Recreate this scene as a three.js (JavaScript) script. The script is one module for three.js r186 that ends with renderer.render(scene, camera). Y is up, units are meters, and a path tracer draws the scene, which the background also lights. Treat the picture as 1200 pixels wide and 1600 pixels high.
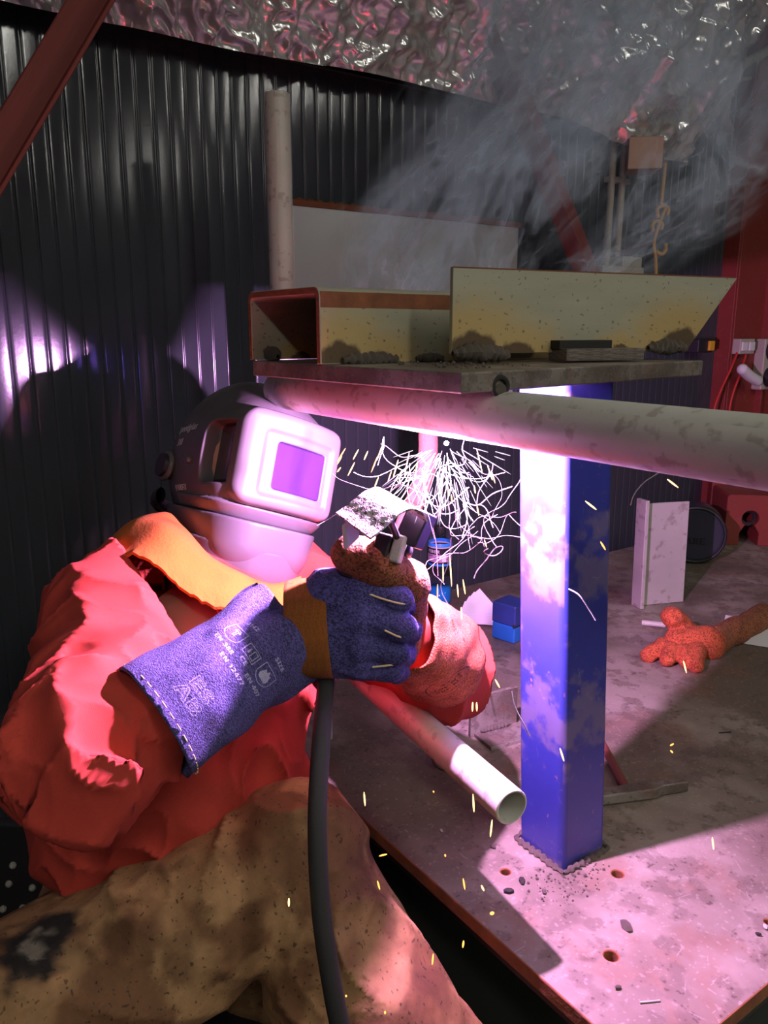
import * as THREE from 'three';
import { mergeGeometries } from 'three/addons/utils/BufferGeometryUtils.js';
import { ImprovedNoise } from 'three/addons/math/ImprovedNoise.js';
import { RoundedBoxGeometry } from 'three/addons/geometries/RoundedBoxGeometry.js';
import { RectAreaLightUniformsLib } from 'three/addons/lights/RectAreaLightUniformsLib.js';
import { DecalGeometry } from 'three/addons/geometries/DecalGeometry.js';

// ---------------------------------------------------------------- camera, light, exposure
// World: x runs along the back wall to the right, -z runs towards the back wall, y is up (metres).
const scene = new THREE.Scene();
scene.background = new THREE.Color(0x000000);
const camera = new THREE.PerspectiveCamera(66.08, 3 / 4, 0.05, 40);
camera.position.set(0, 1.68, 0);
camera.lookAt(Math.cos(0.95993) * Math.cos(0.22689), 1.68 - Math.sin(0.22689), -Math.sin(0.95993) * Math.cos(0.22689));
const renderer = new THREE.WebGLRenderer({ antialias: true });
renderer.toneMapping = THREE.LinearToneMapping;
renderer.toneMappingExposure = 1.0;
renderer.shadowMap.enabled = true;
RectAreaLightUniformsLib.init();
const ARC = new THREE.Vector3(0.613, 1.545, -0.742);
const arcLight = new THREE.PointLight(new THREE.Color().setRGB(1, 0.47, 1.08), 6.3, 0, 2);
arcLight.position.copy(ARC); arcLight.castShadow = true; arcLight.shadow.radius = 0.35; scene.add(arcLight);
const LAMPS = [[-0.9, 1.3], [0.9, 1.3], [2.7, 1.3], [-0.9, 4.2], [0.9, 4.2], [2.7, 4.2]];   // ceiling lamps behind the photographer: x, z
const LAMP_Y = 3.2, LAMP_POWER = 18;

// ---------------------------------------------------------------- helpers
const V = (a, b, c) => Array.isArray(a) ? new THREE.Vector3(...a) : new THREE.Vector3(a, b, c);
const noiseGen = new ImprovedNoise();
const N3 = (x, y, z) => noiseGen.noise(x + 31.7, y + 11.3, z + 57.9);
const fbm3 = (x, y, z, o = 3) => { let s = 0, a = 0.5, f = 1; for (let i = 0; i < o; i++) { s += a * N3(x * f, y * f, z * f); a *= 0.5; f *= 2.07; } return s; };
const clamp = (x, a = 0, b = 1) => Math.min(b, Math.max(a, x));
const sstep = (a, b, x) => { const t = clamp((x - a) / (b - a)); return t * t * (3 - 2 * t); };
const lerp = (a, b, t) => a + (b - a) * t;
function rng(seed) { let s = seed >>> 0; return () => { s = (s + 0x6D2B79F5) >>> 0; let t = Math.imul(s ^ (s >>> 15), 1 | s); t = (t + Math.imul(t ^ (t >>> 7), 61 | t)) ^ t; return ((t ^ (t >>> 14)) >>> 0) / 4294967296; }; }
const names = {};
function numbered(n) { const k = names[n] = (names[n] ?? -1) + 1; return k ? `${n}_${String(k).padStart(3, '0')}` : n; }
function mesh(name, geo, mat, parent) {
  const m = new THREE.Mesh(geo, mat); m.name = name; m.castShadow = true; m.receiveShadow = true;
  if (parent) parent.add(m);
  return m;
}
function tag(o, label, category, group, kind) {
  o.userData.label = label; o.userData.category = category;
  if (group) o.userData.group = group;
  if (kind) o.userData.kind = kind;
  return o;
}
function thing(name, label, category, group) { const g = new THREE.Group(); g.name = numbered(name); tag(g, label, category, group); scene.add(g); return g; }
function solo(name, geo, mat, label, category, group, kind) { const m = mesh(numbered(name), geo, mat, scene); return tag(m, label, category, group, kind); }
function struct(name, geo, mat, label, category) { const m = mesh(name, geo, mat, scene); m.userData.kind = 'structure'; if (label) { m.userData.label = label; m.userData.category = category; } return m; }
// move a group's origin to the middle of its foot
function settle(g) {
  g.updateMatrixWorld(true); const b = new THREE.Box3().setFromObject(g), c = V((b.min.x + b.max.x) / 2, b.min.y, (b.min.z + b.max.z) / 2);
  for (const k of g.children) k.position.sub(c);
  g.position.add(c); return g;
}
// uv in metres, per triangle, across its main direction
function boxUV(geo, s = 1) {
  const g = geo.index ? geo.toNonIndexed() : geo, p = g.attributes.position, uv = new Float32Array(p.count * 2), a = V(0, 0, 0), b = V(0, 0, 0), c = V(0, 0, 0);
  for (let i = 0; i < p.count; i += 3) {
    a.fromBufferAttribute(p, i); b.fromBufferAttribute(p, i + 1); c.fromBufferAttribute(p, i + 2);
    const n = b.clone().sub(a).cross(c.clone().sub(a)), ax = Math.abs(n.x), ay = Math.abs(n.y), az = Math.abs(n.z);
    [a, b, c].forEach((q, k) => { const [u, v] = ax >= ay && ax >= az ? [q.z, q.y] : ay >= az ? [q.x, q.z] : [q.x, q.y]; uv[(i + k) * 2] = u * s; uv[(i + k) * 2 + 1] = v * s; });
  }
  g.setAttribute('uv', new THREE.BufferAttribute(uv, 2));
  return g;
}
const box = (w, h, d, r = 0.003, x = 0, y = 0, z = 0) => new RoundedBoxGeometry(w, h, d, 2, Math.min(r, w / 2.05, h / 2.05, d / 2.05)).translate(x, y, z);
function xf(geo, pos, rot = [0, 0, 0]) { return geo.applyMatrix4(new THREE.Matrix4().compose(V(pos), new THREE.Quaternion().setFromEuler(new THREE.Euler(...rot)), V(1, 1, 1))); }
function barBetween(a, b, w, h, r = 0.004) {   // a rectangular bar from a to b
  a = V(a); b = V(b); const d = b.clone().sub(a), L = d.length();
  const g = box(w, L, h, r); g.applyQuaternion(new THREE.Quaternion().setFromUnitVectors(V(0, 1, 0), d.normalize()));
  return g.translate((a.x + b.x) / 2, (a.y + b.y) / 2, (a.z + b.z) / 2);
}
function rodBetween(a, b, r0, r1 = r0, seg = 20) {
  a = V(a); b = V(b); const d = b.clone().sub(a), L = d.length();
  const g = new THREE.CylinderGeometry(r1, r0, L, seg); g.applyQuaternion(new THREE.Quaternion().setFromUnitVectors(V(0, 1, 0), d.normalize()));
  return g.translate((a.x + b.x) / 2, (a.y + b.y) / 2, (a.z + b.z) / 2);
}
function pipeBetween(a, b, R, t, seg = 40) {   // hollow pipe with rounded rims
  a = V(a); b = V(b); const d = b.clone().sub(a), L = d.length(), e = 0.0012;
  const g = new THREE.LatheGeometry([[R - t, 0], [R - t, L], [R - e, L], [R, L - e], [R, L * 0.66], [R, L * 0.33], [R, e], [R - e, 0], [R - t, 0]].reverse().map(q => new THREE.Vector2(...q)), seg);
  const gg = g.toNonIndexed(); gg.deleteAttribute('normal'); gg.computeVertexNormals();
  const q = g.attributes.normal;   // smooth round the pipe, flat at the rims
  const out = creased(g, 0.6);
  out.applyQuaternion(new THREE.Quaternion().setFromUnitVectors(V(0, 1, 0), d.normalize()));
  return out.translate(a.x, a.y, a.z);
}
function creased(geo, angle = 0.6) {
  const g = geo.index ? geo.toNonIndexed() : geo, p = g.attributes.position, map = new Map(), fn = [];
  const key = i => `${Math.round(p.getX(i) * 2e4)},${Math.round(p.getY(i) * 2e4)},${Math.round(p.getZ(i) * 2e4)}`;
  for (let i = 0; i < p.count; i += 3) {
    const a = V(p.getX(i), p.getY(i), p.getZ(i)), b = V(p.getX(i + 1), p.getY(i + 1), p.getZ(i + 1)), c = V(p.getX(i + 2), p.getY(i + 2), p.getZ(i + 2));
    const n = b.sub(a).cross(c.sub(a)), l = n.length(); fn.push(n.clone().divideScalar(l || 1));
    for (let k = 0; k < 3; k++) { const s = key(i + k); if (!map.has(s)) map.set(s, []); map.get(s).push([i / 3, n]); }
  }
  const cosA = Math.cos(angle), nn = new Float32Array(p.count * 3);
  for (let i = 0; i < p.count; i++) { const f = fn[(i / 3) | 0], s = V(0, 0, 0); for (const [t, n] of map.get(key(i))) if (fn[t].dot(f) > cosA) s.add(n); s.normalize(); nn.set([s.x, s.y, s.z], i * 3); }
  g.setAttribute('normal', new THREE.BufferAttribute(nn, 3));
  return g;
}
const curve = pts => new THREE.CatmullRomCurve3(pts.map(p => V(p)), false, 'centripetal');
const tube = (pts, r, n = 40, m = 10) => new THREE.TubeGeometry(curve(pts), n, r, m, false);
function swept(pts, r, n = 40, m = 12) {   // tube with closed round ends
  const c = curve(pts), g = new THREE.TubeGeometry(c, n, r, m, false), a = c.getPoint(0), b = c.getPoint(1);
  return mergeGeometries([g, new THREE.SphereGeometry(r, m, 8).translate(a.x, a.y, a.z), new THREE.SphereGeometry(r, m, 8).translate(b.x, b.y, b.z)]);
}
// ------------------------------------------------ solids from distance fields (surface nets)
const cap = (p, a, b, ra, rb) => {
  const bx = b[0] - a[0], by = b[1] - a[1], bz = b[2] - a[2], px = p[0] - a[0], py = p[1] - a[1], pz = p[2] - a[2];
  const t = clamp((px * bx + py * by + pz * bz) / (bx * bx + by * by + bz * bz));
  return Math.hypot(px - bx * t, py - by * t, pz - bz * t) - (ra + (rb - ra) * t);
};
const smin = (a, b, k) => { const h = Math.max(k - Math.abs(a - b), 0) / k; return Math.min(a, b) - h * h * k * 0.25; };
const smax = (a, b, k) => -smin(-a, -b, k);
const ell = (p, c, r) => { const x = (p[0] - c[0]) / r[0], y = (p[1] - c[1]) / r[1], z = (p[2] - c[2]) / r[2], k0 = Math.hypot(x, y, z), k1 = Math.hypot(x / r[0], y / r[1], z / r[2]); return k1 < 1e-9 ? -Math.min(...r) : k0 * (k0 - 1) / k1; };
const rbox = (p, c, h, r) => { const x = Math.abs(p[0] - c[0]) - h[0] + r, y = Math.abs(p[1] - c[1]) - h[1] + r, z = Math.abs(p[2] - c[2]) - h[2] + r; return Math.hypot(Math.max(x, 0), Math.max(y, 0), Math.max(z, 0)) + Math.min(Math.max(x, y, z), 0) - r; };
function nets(f, lo, hi, cell) {
  const n = [0, 1, 2].map(i => Math.ceil((hi[i] - lo[i]) / cell) + 1), [nx, ny, nz] = n, val = new Float32Array(nx * ny * nz), id = new Int32Array(nx * ny * nz).fill(-1);
  const I = (i, j, k) => i + nx * (j + ny * k), P = [0, 0, 0];
  // coarse pass: skip blocks that are far from the surface
  const B = 4; const skip = new Float32Array(Math.ceil(nx / B) * Math.ceil(ny / B) * Math.ceil(nz / B)), bx = Math.ceil(nx / B), by = Math.ceil(ny / B);
  for (let k = 0; k < nz; k += B) for (let j = 0; j < ny; j += B) for (let i = 0; i < nx; i += B) {
    P[0] = lo[0] + (i + 1.5) * cell; P[1] = lo[1] + (j + 1.5) * cell; P[2] = lo[2] + (k + 1.5) * cell;
    const d = f(P), far = Math.abs(d) > cell * 5.5 + 0.02;
    for (let c = k; c < Math.min(k + B, nz); c++) for (let b = j; b < Math.min(j + B, ny); b++) for (let a = i; a < Math.min(i + B, nx); a++) {
      if (far) val[I(a, b, c)] = d; else { P[0] = lo[0] + a * cell; P[1] = lo[1] + b * cell; P[2] = lo[2] + c * cell; val[I(a, b, c)] = f(P); }
    }
  }
  const pos = [], idx = [];
  for (let k = 0; k < nz - 1; k++) for (let j = 0; j < ny - 1; j++) for (let i = 0; i < nx - 1; i++) {
    let m = 0, s = 0, x = 0, y = 0, z = 0; const v = [];
    for (let c = 0; c < 8; c++) { const q = val[I(i + (c & 1), j + ((c >> 1) & 1), k + (c >> 2))]; v.push(q); if (q < 0) m |= 1 << c; }
    if (m === 0 || m === 255) continue;
    for (let a = 0; a < 8; a++) for (const ax of [1, 2, 4]) { const b = a | ax; if (a & ax) continue; if ((v[a] < 0) === (v[b] < 0)) continue; const t = v[a] / (v[a] - v[b]); x += (a & 1) + (ax === 1 ? t : 0); y += ((a >> 1) & 1) + (ax === 2 ? t : 0); z += (a >> 2) + (ax === 4 ? t : 0); s++; }
    id[I(i, j, k)] = pos.length / 3; pos.push(lo[0] + (i + x / s) * cell, lo[1] + (j + y / s) * cell, lo[2] + (k + z / s) * cell);
  }
  const quad = (a, b, c, d, flip) => { if (a < 0 || b < 0 || c < 0 || d < 0) return; if (flip) idx.push(a, c, b, a, d, c); else idx.push(a, b, c, a, c, d); };
  for (let k = 1; k < nz - 1; k++) for (let j = 1; j < ny - 1; j++) for (let i = 1; i < nx - 1; i++) {
    const q = val[I(i, j, k)] < 0;
    if (q !== (val[I(i + 1, j, k)] < 0)) quad(id[I(i, j - 1, k - 1)], id[I(i, j, k - 1)], id[I(i, j, k)], id[I(i, j - 1, k)], !q);
    if (q !== (val[I(i, j + 1, k)] < 0)) quad(id[I(i - 1, j, k - 1)], id[I(i - 1, j, k)], id[I(i, j, k)], id[I(i, j, k - 1)], !q);
    if (q !== (val[I(i, j, k + 1)] < 0)) quad(id[I(i - 1, j - 1, k)], id[I(i, j - 1, k)], id[I(i, j, k)], id[I(i - 1, j, k)], !q);
  }
  const g = new THREE.BufferGeometry(); g.setAttribute('position', new THREE.Float32BufferAttribute(pos, 3)); g.setIndex(idx);
  const nor = new Float32Array(pos.length), e = cell * 0.35;
  for (let i = 0; i < pos.length; i += 3) {
    const p = [pos[i], pos[i + 1], pos[i + 2]], gr = [0, 1, 2].map(a => { const u = p.slice(), w = p.slice(); u[a] += e; w[a] -= e; return f(u) - f(w); }), l = Math.hypot(...gr) || 1;
    nor.set(gr.map(t => t / l), i);
  }
  g.setAttribute('normal', new THREE.BufferAttribute(nor, 3));
  return g;
}
// paint every vertex by its place (dye, stains): f(p) gives linear r, g, b
function paint(geo, f) { const p = geo.attributes.position, c = new Float32Array(p.count * 3); for (let i = 0; i < p.count; i++) c.set(f([p.getX(i), p.getY(i), p.getZ(i)]), i * 3); geo.setAttribute('color', new THREE.BufferAttribute(c, 3)); return geo; }
const bounds = (list, m) => [[0, 1, 2].map(i => Math.min(...list.map(q => q[i])) - m), [0, 1, 2].map(i => Math.max(...list.map(q => q[i])) + m)];

// ---------------------------------------------------------------- textures (all tile)
function lattice(period, seed) { const r = rng(seed), a = new Float32Array(period * period); for (let i = 0; i < a.length; i++) a[i] = r(); return a; }
const lats = {};
function vnoise(u, v, period, seed) {
  const a = lats[period + '_' + seed] ??= lattice(period, seed * 977 + period), x = u * period, y = v * period, i = Math.floor(x), j = Math.floor(y), fx = x - i, fy = y - j;
  const sx = fx * fx * (3 - 2 * fx), sy = fy * fy * (3 - 2 * fy), w = t => ((t % period) + period) % period, i0 = w(i), i1 = w(i + 1), j0 = w(j) * period, j1 = w(j + 1) * period;
  return lerp(lerp(a[i0 + j0], a[i1 + j0], sx), lerp(a[i0 + j1], a[i1 + j1], sx), sy);
}
function fbm(u, v, period, oct, seed) { let s = 0, a = 0.5, t = 0; for (let i = 0; i < oct; i++) { s += a * vnoise(u, v, period, seed + i); t += a; a *= 0.55; period *= 2; } return s / t; }
function tex(size, f, srgb = false, h = size) {
  const d = new Uint8Array(size * h * 4);
  for (let y = 0; y < h; y++) for (let x = 0; x < size; x++) { const c = f(x / size, y / h), o = (y * size + x) * 4; if (typeof c === 'number') { d[o] = d[o + 1] = d[o + 2] = clamp(c) * 255; } else for (let k = 0; k < 3; k++) d[o + k] = 255 * (srgb ? Math.pow(clamp(c[k]), 1 / 2.2) : clamp(c[k])); d[o + 3] = 255; }
  const t = new THREE.DataTexture(d, size, h); t.wrapS = t.wrapT = THREE.RepeatWrapping; t.magFilter = THREE.LinearFilter; t.minFilter = THREE.LinearFilter; if (srgb) t.colorSpace = THREE.SRGBColorSpace; t.needsUpdate = true; return t;
}
const rep = (t, s, s2 = s) => { const c = t.clone(); c.repeat.set(s, s2); c.needsUpdate = true; return c; };
const mix3 = (a, b, t) => [lerp(a[0], b[0], t), lerp(a[1], b[1], t), lerp(a[2], b[2], t)];
function scratches(size, n, seed, len, horizontal = 0) {   // a mask of thin scratches that tiles
  const m = new Float32Array(size * size), r = rng(seed);
  for (let i = 0; i < n; i++) { let x = r() * size, y = r() * size; const a = horizontal ? (r() - 0.5) * 0.6 : r() * Math.PI, L = len * (0.2 + r()) * size, s = 0.3 + 0.7 * r(); let b = a; for (let k = 0; k < L; k++) { x += Math.cos(b); y += Math.sin(b); b += (r() - 0.5) * 0.05; const q = ((Math.floor(y) % size + size) % size) * size + ((Math.floor(x) % size + size) % size); m[q] = Math.max(m[q], s * Math.sin(Math.PI * k / L)); } }
  return (u, v) => m[(Math.floor(v * size) % size) * size + (Math.floor(u * size) % size)];
}
const fine = tex(256, (u, v) => fbm(u, v, 32, 3, 3));
const mottled = tex(512, (u, v) => fbm(u, v, 6, 6, 5));
const sc1 = scratches(1024, 900, 7, 0.03), sc2 = scratches(512, 160, 9, 0.05);
const steelMap = tex(1024, (u, v) => {
  const a = fbm(u, v, 5, 6, 11), b = fbm(u, v, 12, 5, 21), c = fbm(u, v, 230, 2, 31), e = fbm(u, v, 40, 4, 33);
  let k = mix3([0.155, 0.12, 0.092], [0.33, 0.285, 0.24], sstep(0.3, 0.72, a));
  k = mix3(k, [0.21, 0.115, 0.075], 0.5 * sstep(0.52, 0.72, b)); k = mix3(k, [0.13, 0.1, 0.08], 0.55 * sstep(0.5, 0.66, e));
  k = mix3(k, [0.07, 0.052, 0.04], 0.75 * sstep(0.7, 0.82, c) * sstep(0.42, 0.6, e));
  k = mix3(k, [0.44, 0.41, 0.37], 0.6 * sstep(0.2, 0.9, sc1(u, v)) * sstep(0.38, 0.62, b) + 0.3 * sstep(0.3, 0.16, c));
  return k;
}, true);
const steelRough = tex(512, (u, v) => 0.42 + 0.35 * fbm(u, v, 8, 5, 41));
const leatherMap = tex(512, (u, v) => { const a = fbm(u, v, 24, 4, 51), c = fbm(u, v, 90, 2, 71), t = 0.8 + 0.4 * (a - 0.5) - 0.5 * sstep(0.76, 0.84, c); return [t, t, t]; }, true);
const suede = tex(512, (u, v) => { const a = fbm(u, v, 10, 4, 91), b = fbm(u, v, 140, 2, 101); const t = clamp(0.5 * a + 1.5 * (b - 0.5) + 0.22); return [0.25 + 1.0 * t, 0.25 + 1.0 * t, 0.25 + 1.0 * t]; }, true);
const clothMap = tex(512, (u, v) => { const a = fbm(u, v, 4, 5, 111), b = fbm(u, v, 120, 2, 121), t = 0.72 + 0.28 * a + 0.12 * (b - 0.5); return [t, t, t]; }, true);
const weave = tex(256, (u, v) => 0.5 + 0.25 * Math.sin(u * Math.PI * 2 * 48 + v * Math.PI * 2 * 48) + 0.2 * (fbm(u, v, 40, 2, 131) - 0.5));
const galvMap = tex(512, (u, v) => {
  const a = fbm(u, v, 4, 5, 141), b = fbm(u, v, 24, 4, 151);
  let k = mix3([0.5, 0.49, 0.43], [0.7, 0.685, 0.61], a);
  k = mix3(k, [0.26, 0.2, 0.15], 0.5 * sstep(0.6, 0.78, b)); k = mix3(k, [0.6, 0.58, 0.54], 0.5 * sc2(u, v));
  return k;
}, true);
const rustMap = tex(512, (u, v) => mix3([0.13, 0.045, 0.02], [0.36, 0.12, 0.045], fbm(u, v, 10, 5, 161)), true);
const paintRed = tex(512, (u, v) => { const a = fbm(u, v, 5, 5, 171), b = fbm(u, v, 40, 3, 181); let k = mix3([0.2, 0.024, 0.015], [0.27, 0.034, 0.022], a); return mix3(k, [0.26, 0.1, 0.07], 0.35 * sstep(0.66, 0.8, b)); }, true);
const bluePaint = tex(1024, (u, v) => {   // blue enamel, worn to a pale primer in cloudy patches
  const a = fbm(u, v, 4, 5, 191), b = fbm(u, v, 7, 6, 201), c = fbm(u, v, 60, 3, 211);
  let k = mix3([0.022, 0.03, 0.22], [0.035, 0.048, 0.32], a);
  k = mix3(k, [0.17, 0.14, 0.22], 0.65 * sstep(0.5, 0.62, b));
  k = mix3(k, [0.35, 0.17, 0.09], 0.7 * sstep(0.74, 0.8, c) * sstep(0.45, 0.6, a));
  return mix3(k, [0.4, 0.35, 0.42], 0.4 * sc2(u, v) * sstep(0.4, 0.6, b));
}, true);
// heat-tinted mild steel: straw and blue oxide bloom round the welds along the lower edge (u along the plate, v up it)
const tintSpots = [[0.06, 0.05, 0.42], [0.2, 0.0, 0.3], [0.55, 0, 0.2], [0.78, 0.1, 0.42]];
const tintMap = tex(512, (u, v) => {
  const a = fbm(u, v, 5, 5, 221), b = fbm(u * 4, v, 24, 3, 231);
  let k = mix3([0.38, 0.37, 0.27], [0.5, 0.485, 0.36], a), t = 0, burnt = 0;
  for (const [x, y, r] of tintSpots) { const d = Math.hypot((u - x) * 3.0, (v - y) * 1.1) + 0.13 * (fbm(u * 4, v, 8, 4, 241) - 0.5); t = Math.max(t, sstep(r * 2.1, r * 0.7, d)); burnt = Math.max(burnt, sstep(r * 0.6, r * 0.42, d)); }
  k = mix3(k, [0.6, 0.4, 0.12], 0.75 * t); k = mix3(k, [0.09, 0.055, 0.03], 0.92 * burnt);
  k = mix3(k, [0.06, 0.05, 0.04], 0.6 * sstep(0.73, 0.8, b));
  return mix3(k, [0.12, 0.1, 0.07], 0.4 * sc2((u * 4) % 1, v));
}, true);

// ---------------------------------------------------------------- materials
const std = o => new THREE.MeshStandardMaterial(o), phys = o => new THREE.MeshPhysicalMaterial(o), rgb = (r, g, b) => new THREE.Color().setRGB(r, g, b);
const M = {
  table: std({ map: rep(steelMap, 0.9), color: rgb(1.13, 1.13, 1.1), roughnessMap: rep(steelRough, 1.3), roughness: 1, metalness: 0.25, bumpMap: rep(mottled, 5), bumpScale: 0.0012 }),
  rustEdge: std({ map: rep(rustMap, 4), roughness: 0.8, bumpMap: rep(mottled, 9), bumpScale: 0.002 }),
  darkSteel: std({ color: rgb(0.055, 0.058, 0.05), roughness: 0.6, metalness: 0.3, bumpMap: rep(mottled, 5), bumpScale: 0.0006 }),
  plateSteel: std({ map: rep(steelMap, 2.3), color: rgb(1.0, 1.05, 1.08), roughness: 0.5, metalness: 0.4, bumpMap: rep(fine, 9), bumpScale: 0.0003 }),
  galv: std({ map: rep(galvMap, 3), roughness: 0.45, metalness: 0.1, bumpMap: rep(mottled, 8), bumpScale: 0.0005 }),
  tint: std({ map: tintMap, roughness: 0.48, metalness: 0.35 }),
  channelSide: std({ map: rep(tintMap, 1), roughness: 0.5, metalness: 0.3 }),
  rust: std({ map: rep(rustMap, 5), roughness: 0.85, bumpMap: rep(fine, 20), bumpScale: 0.0004 }),
  weld: std({ color: rgb(0.2, 0.17, 0.14), roughness: 0.55, metalness: 0.5, bumpMap: rep(fine, 25), bumpScale: 0.0006 }),
  char: std({ color: rgb(0.02, 0.017, 0.014), roughness: 0.85 }),
  blue: std({ map: rep(bluePaint, 1.9), roughness: 0.36, bumpMap: rep(mottled, 8), bumpScale: 0.0003 }),
  red: std({ map: rep(paintRed, 1.5), roughness: 0.62 }),
  millSteel: std({ map: rep(galvMap, 2), color: rgb(0.85, 0.82, 0.84), roughness: 0.5, metalness: 0.2 }),
  wall: std({ color: rgb(0.045, 0.052, 0.06), roughness: 0.24, roughnessMap: rep(steelRough, 1.4), bumpMap: rep(fine, 6), bumpScale: 0.00004 }),
  foil: std({ color: rgb(0.93, 0.92, 0.88), metalness: 0.7, roughness: 0.22 }),
  sheet: std({ color: rgb(0.72, 0.75, 0.72), metalness: 0.55, roughness: 0.34, bumpMap: rep(mottled, 3), bumpScale: 0.0004 }),
  jacket: std({ map: rep(clothMap, 4), color: rgb(0.58, 0.056, 0.034), roughness: 0.9, bumpMap: rep(weave, 14), bumpScale: 0.0003 }),
  jacketSeam: std({ color: rgb(0.45, 0.05, 0.025), roughness: 0.9 }),
  collar: std({ map: rep(clothMap, 5), color: rgb(0.5, 0.125, 0.007), roughness: 0.95, bumpMap: rep(fine, 14), bumpScale: 0.0005 }),
  leather: std({ map: rep(leatherMap, 3.0), roughness: 0.85, bumpMap: rep(mottled, 7), bumpScale: 0.0015, vertexColors: true }),
  blueSuede: std({ map: rep(suede, 5), color: rgb(0.1, 0.092, 0.3), roughness: 1, bumpMap: rep(fine, 16), bumpScale: 0.0012 }),
  orangeSuede: std({ map: rep(suede, 5), color: rgb(0.62, 0.2, 0.03), roughness: 1, bumpMap: rep(fine, 16), bumpScale: 0.0012 }),
  redSuede: std({ map: rep(suede, 4), color: rgb(0.62, 0.12, 0.045), roughness: 1, bumpMap: rep(fine, 14), bumpScale: 0.0009 }),
  brownSuede: std({ map: rep(suede, 4), color: rgb(0.36, 0.12, 0.055), roughness: 1, bumpMap: rep(fine, 14), bumpScale: 0.0009 }),
  thread: std({ color: rgb(0.75, 0.6, 0.35), roughness: 0.9 }),
  helmet: phys({ color: rgb(0.1, 0.088, 0.096), roughness: 0.45, clearcoat: 0.15, clearcoatRoughness: 0.35, bumpMap: rep(mottled, 6), bumpScale: 0.0002 }),
  helmetGrey: std({ color: rgb(0.09, 0.082, 0.09), roughness: 0.4, bumpMap: rep(mottled, 6), bumpScale: 0.0002 }),
  silver: std({ color: rgb(0.14, 0.13, 0.133), roughness: 0.38, metalness: 0.15 }),
  lens: phys({ color: rgb(0.045, 0.017, 0.15), roughness: 0.5, specularIntensity: 0.08, clearcoat: 0, bumpMap: rep(fine, 25), bumpScale: 0.0001 }),
  sideWindow: phys({ color: rgb(0.05, 0.02, 0.03), roughness: 0.25, clearcoat: 0.6 }),
  black: std({ color: rgb(0.018, 0.018, 0.02), roughness: 0.5 }),
  rubber: std({ color: rgb(0.03, 0.029, 0.028), roughness: 0.55, bumpMap: rep(fine, 12), bumpScale: 0.0003 }),
  beige: std({ color: rgb(0.46, 0.43, 0.34), roughness: 0.55 }),
  white: std({ color: rgb(0.75, 0.74, 0.72), roughness: 0.6 }),
  paper: std({ color: rgb(0.78, 0.77, 0.78), roughness: 0.9 }),
  yellow: std({ color: rgb(0.72, 0.38, 0.02), roughness: 0.5 }),
  redCable: std({ color: rgb(0.5, 0.03, 0.025), roughness: 0.5 }),
  copper: std({ color: rgb(0.5, 0.3, 0.22), roughness: 0.5, metalness: 0.5 }),
  concrete: std({ map: rep(steelMap, 0.5), color: rgb(0.45, 0.47, 0.45), roughness: 0.85 }),
  roof: std({ color: rgb(0.05, 0.055, 0.06), roughness: 0.8 }),
};

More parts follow.
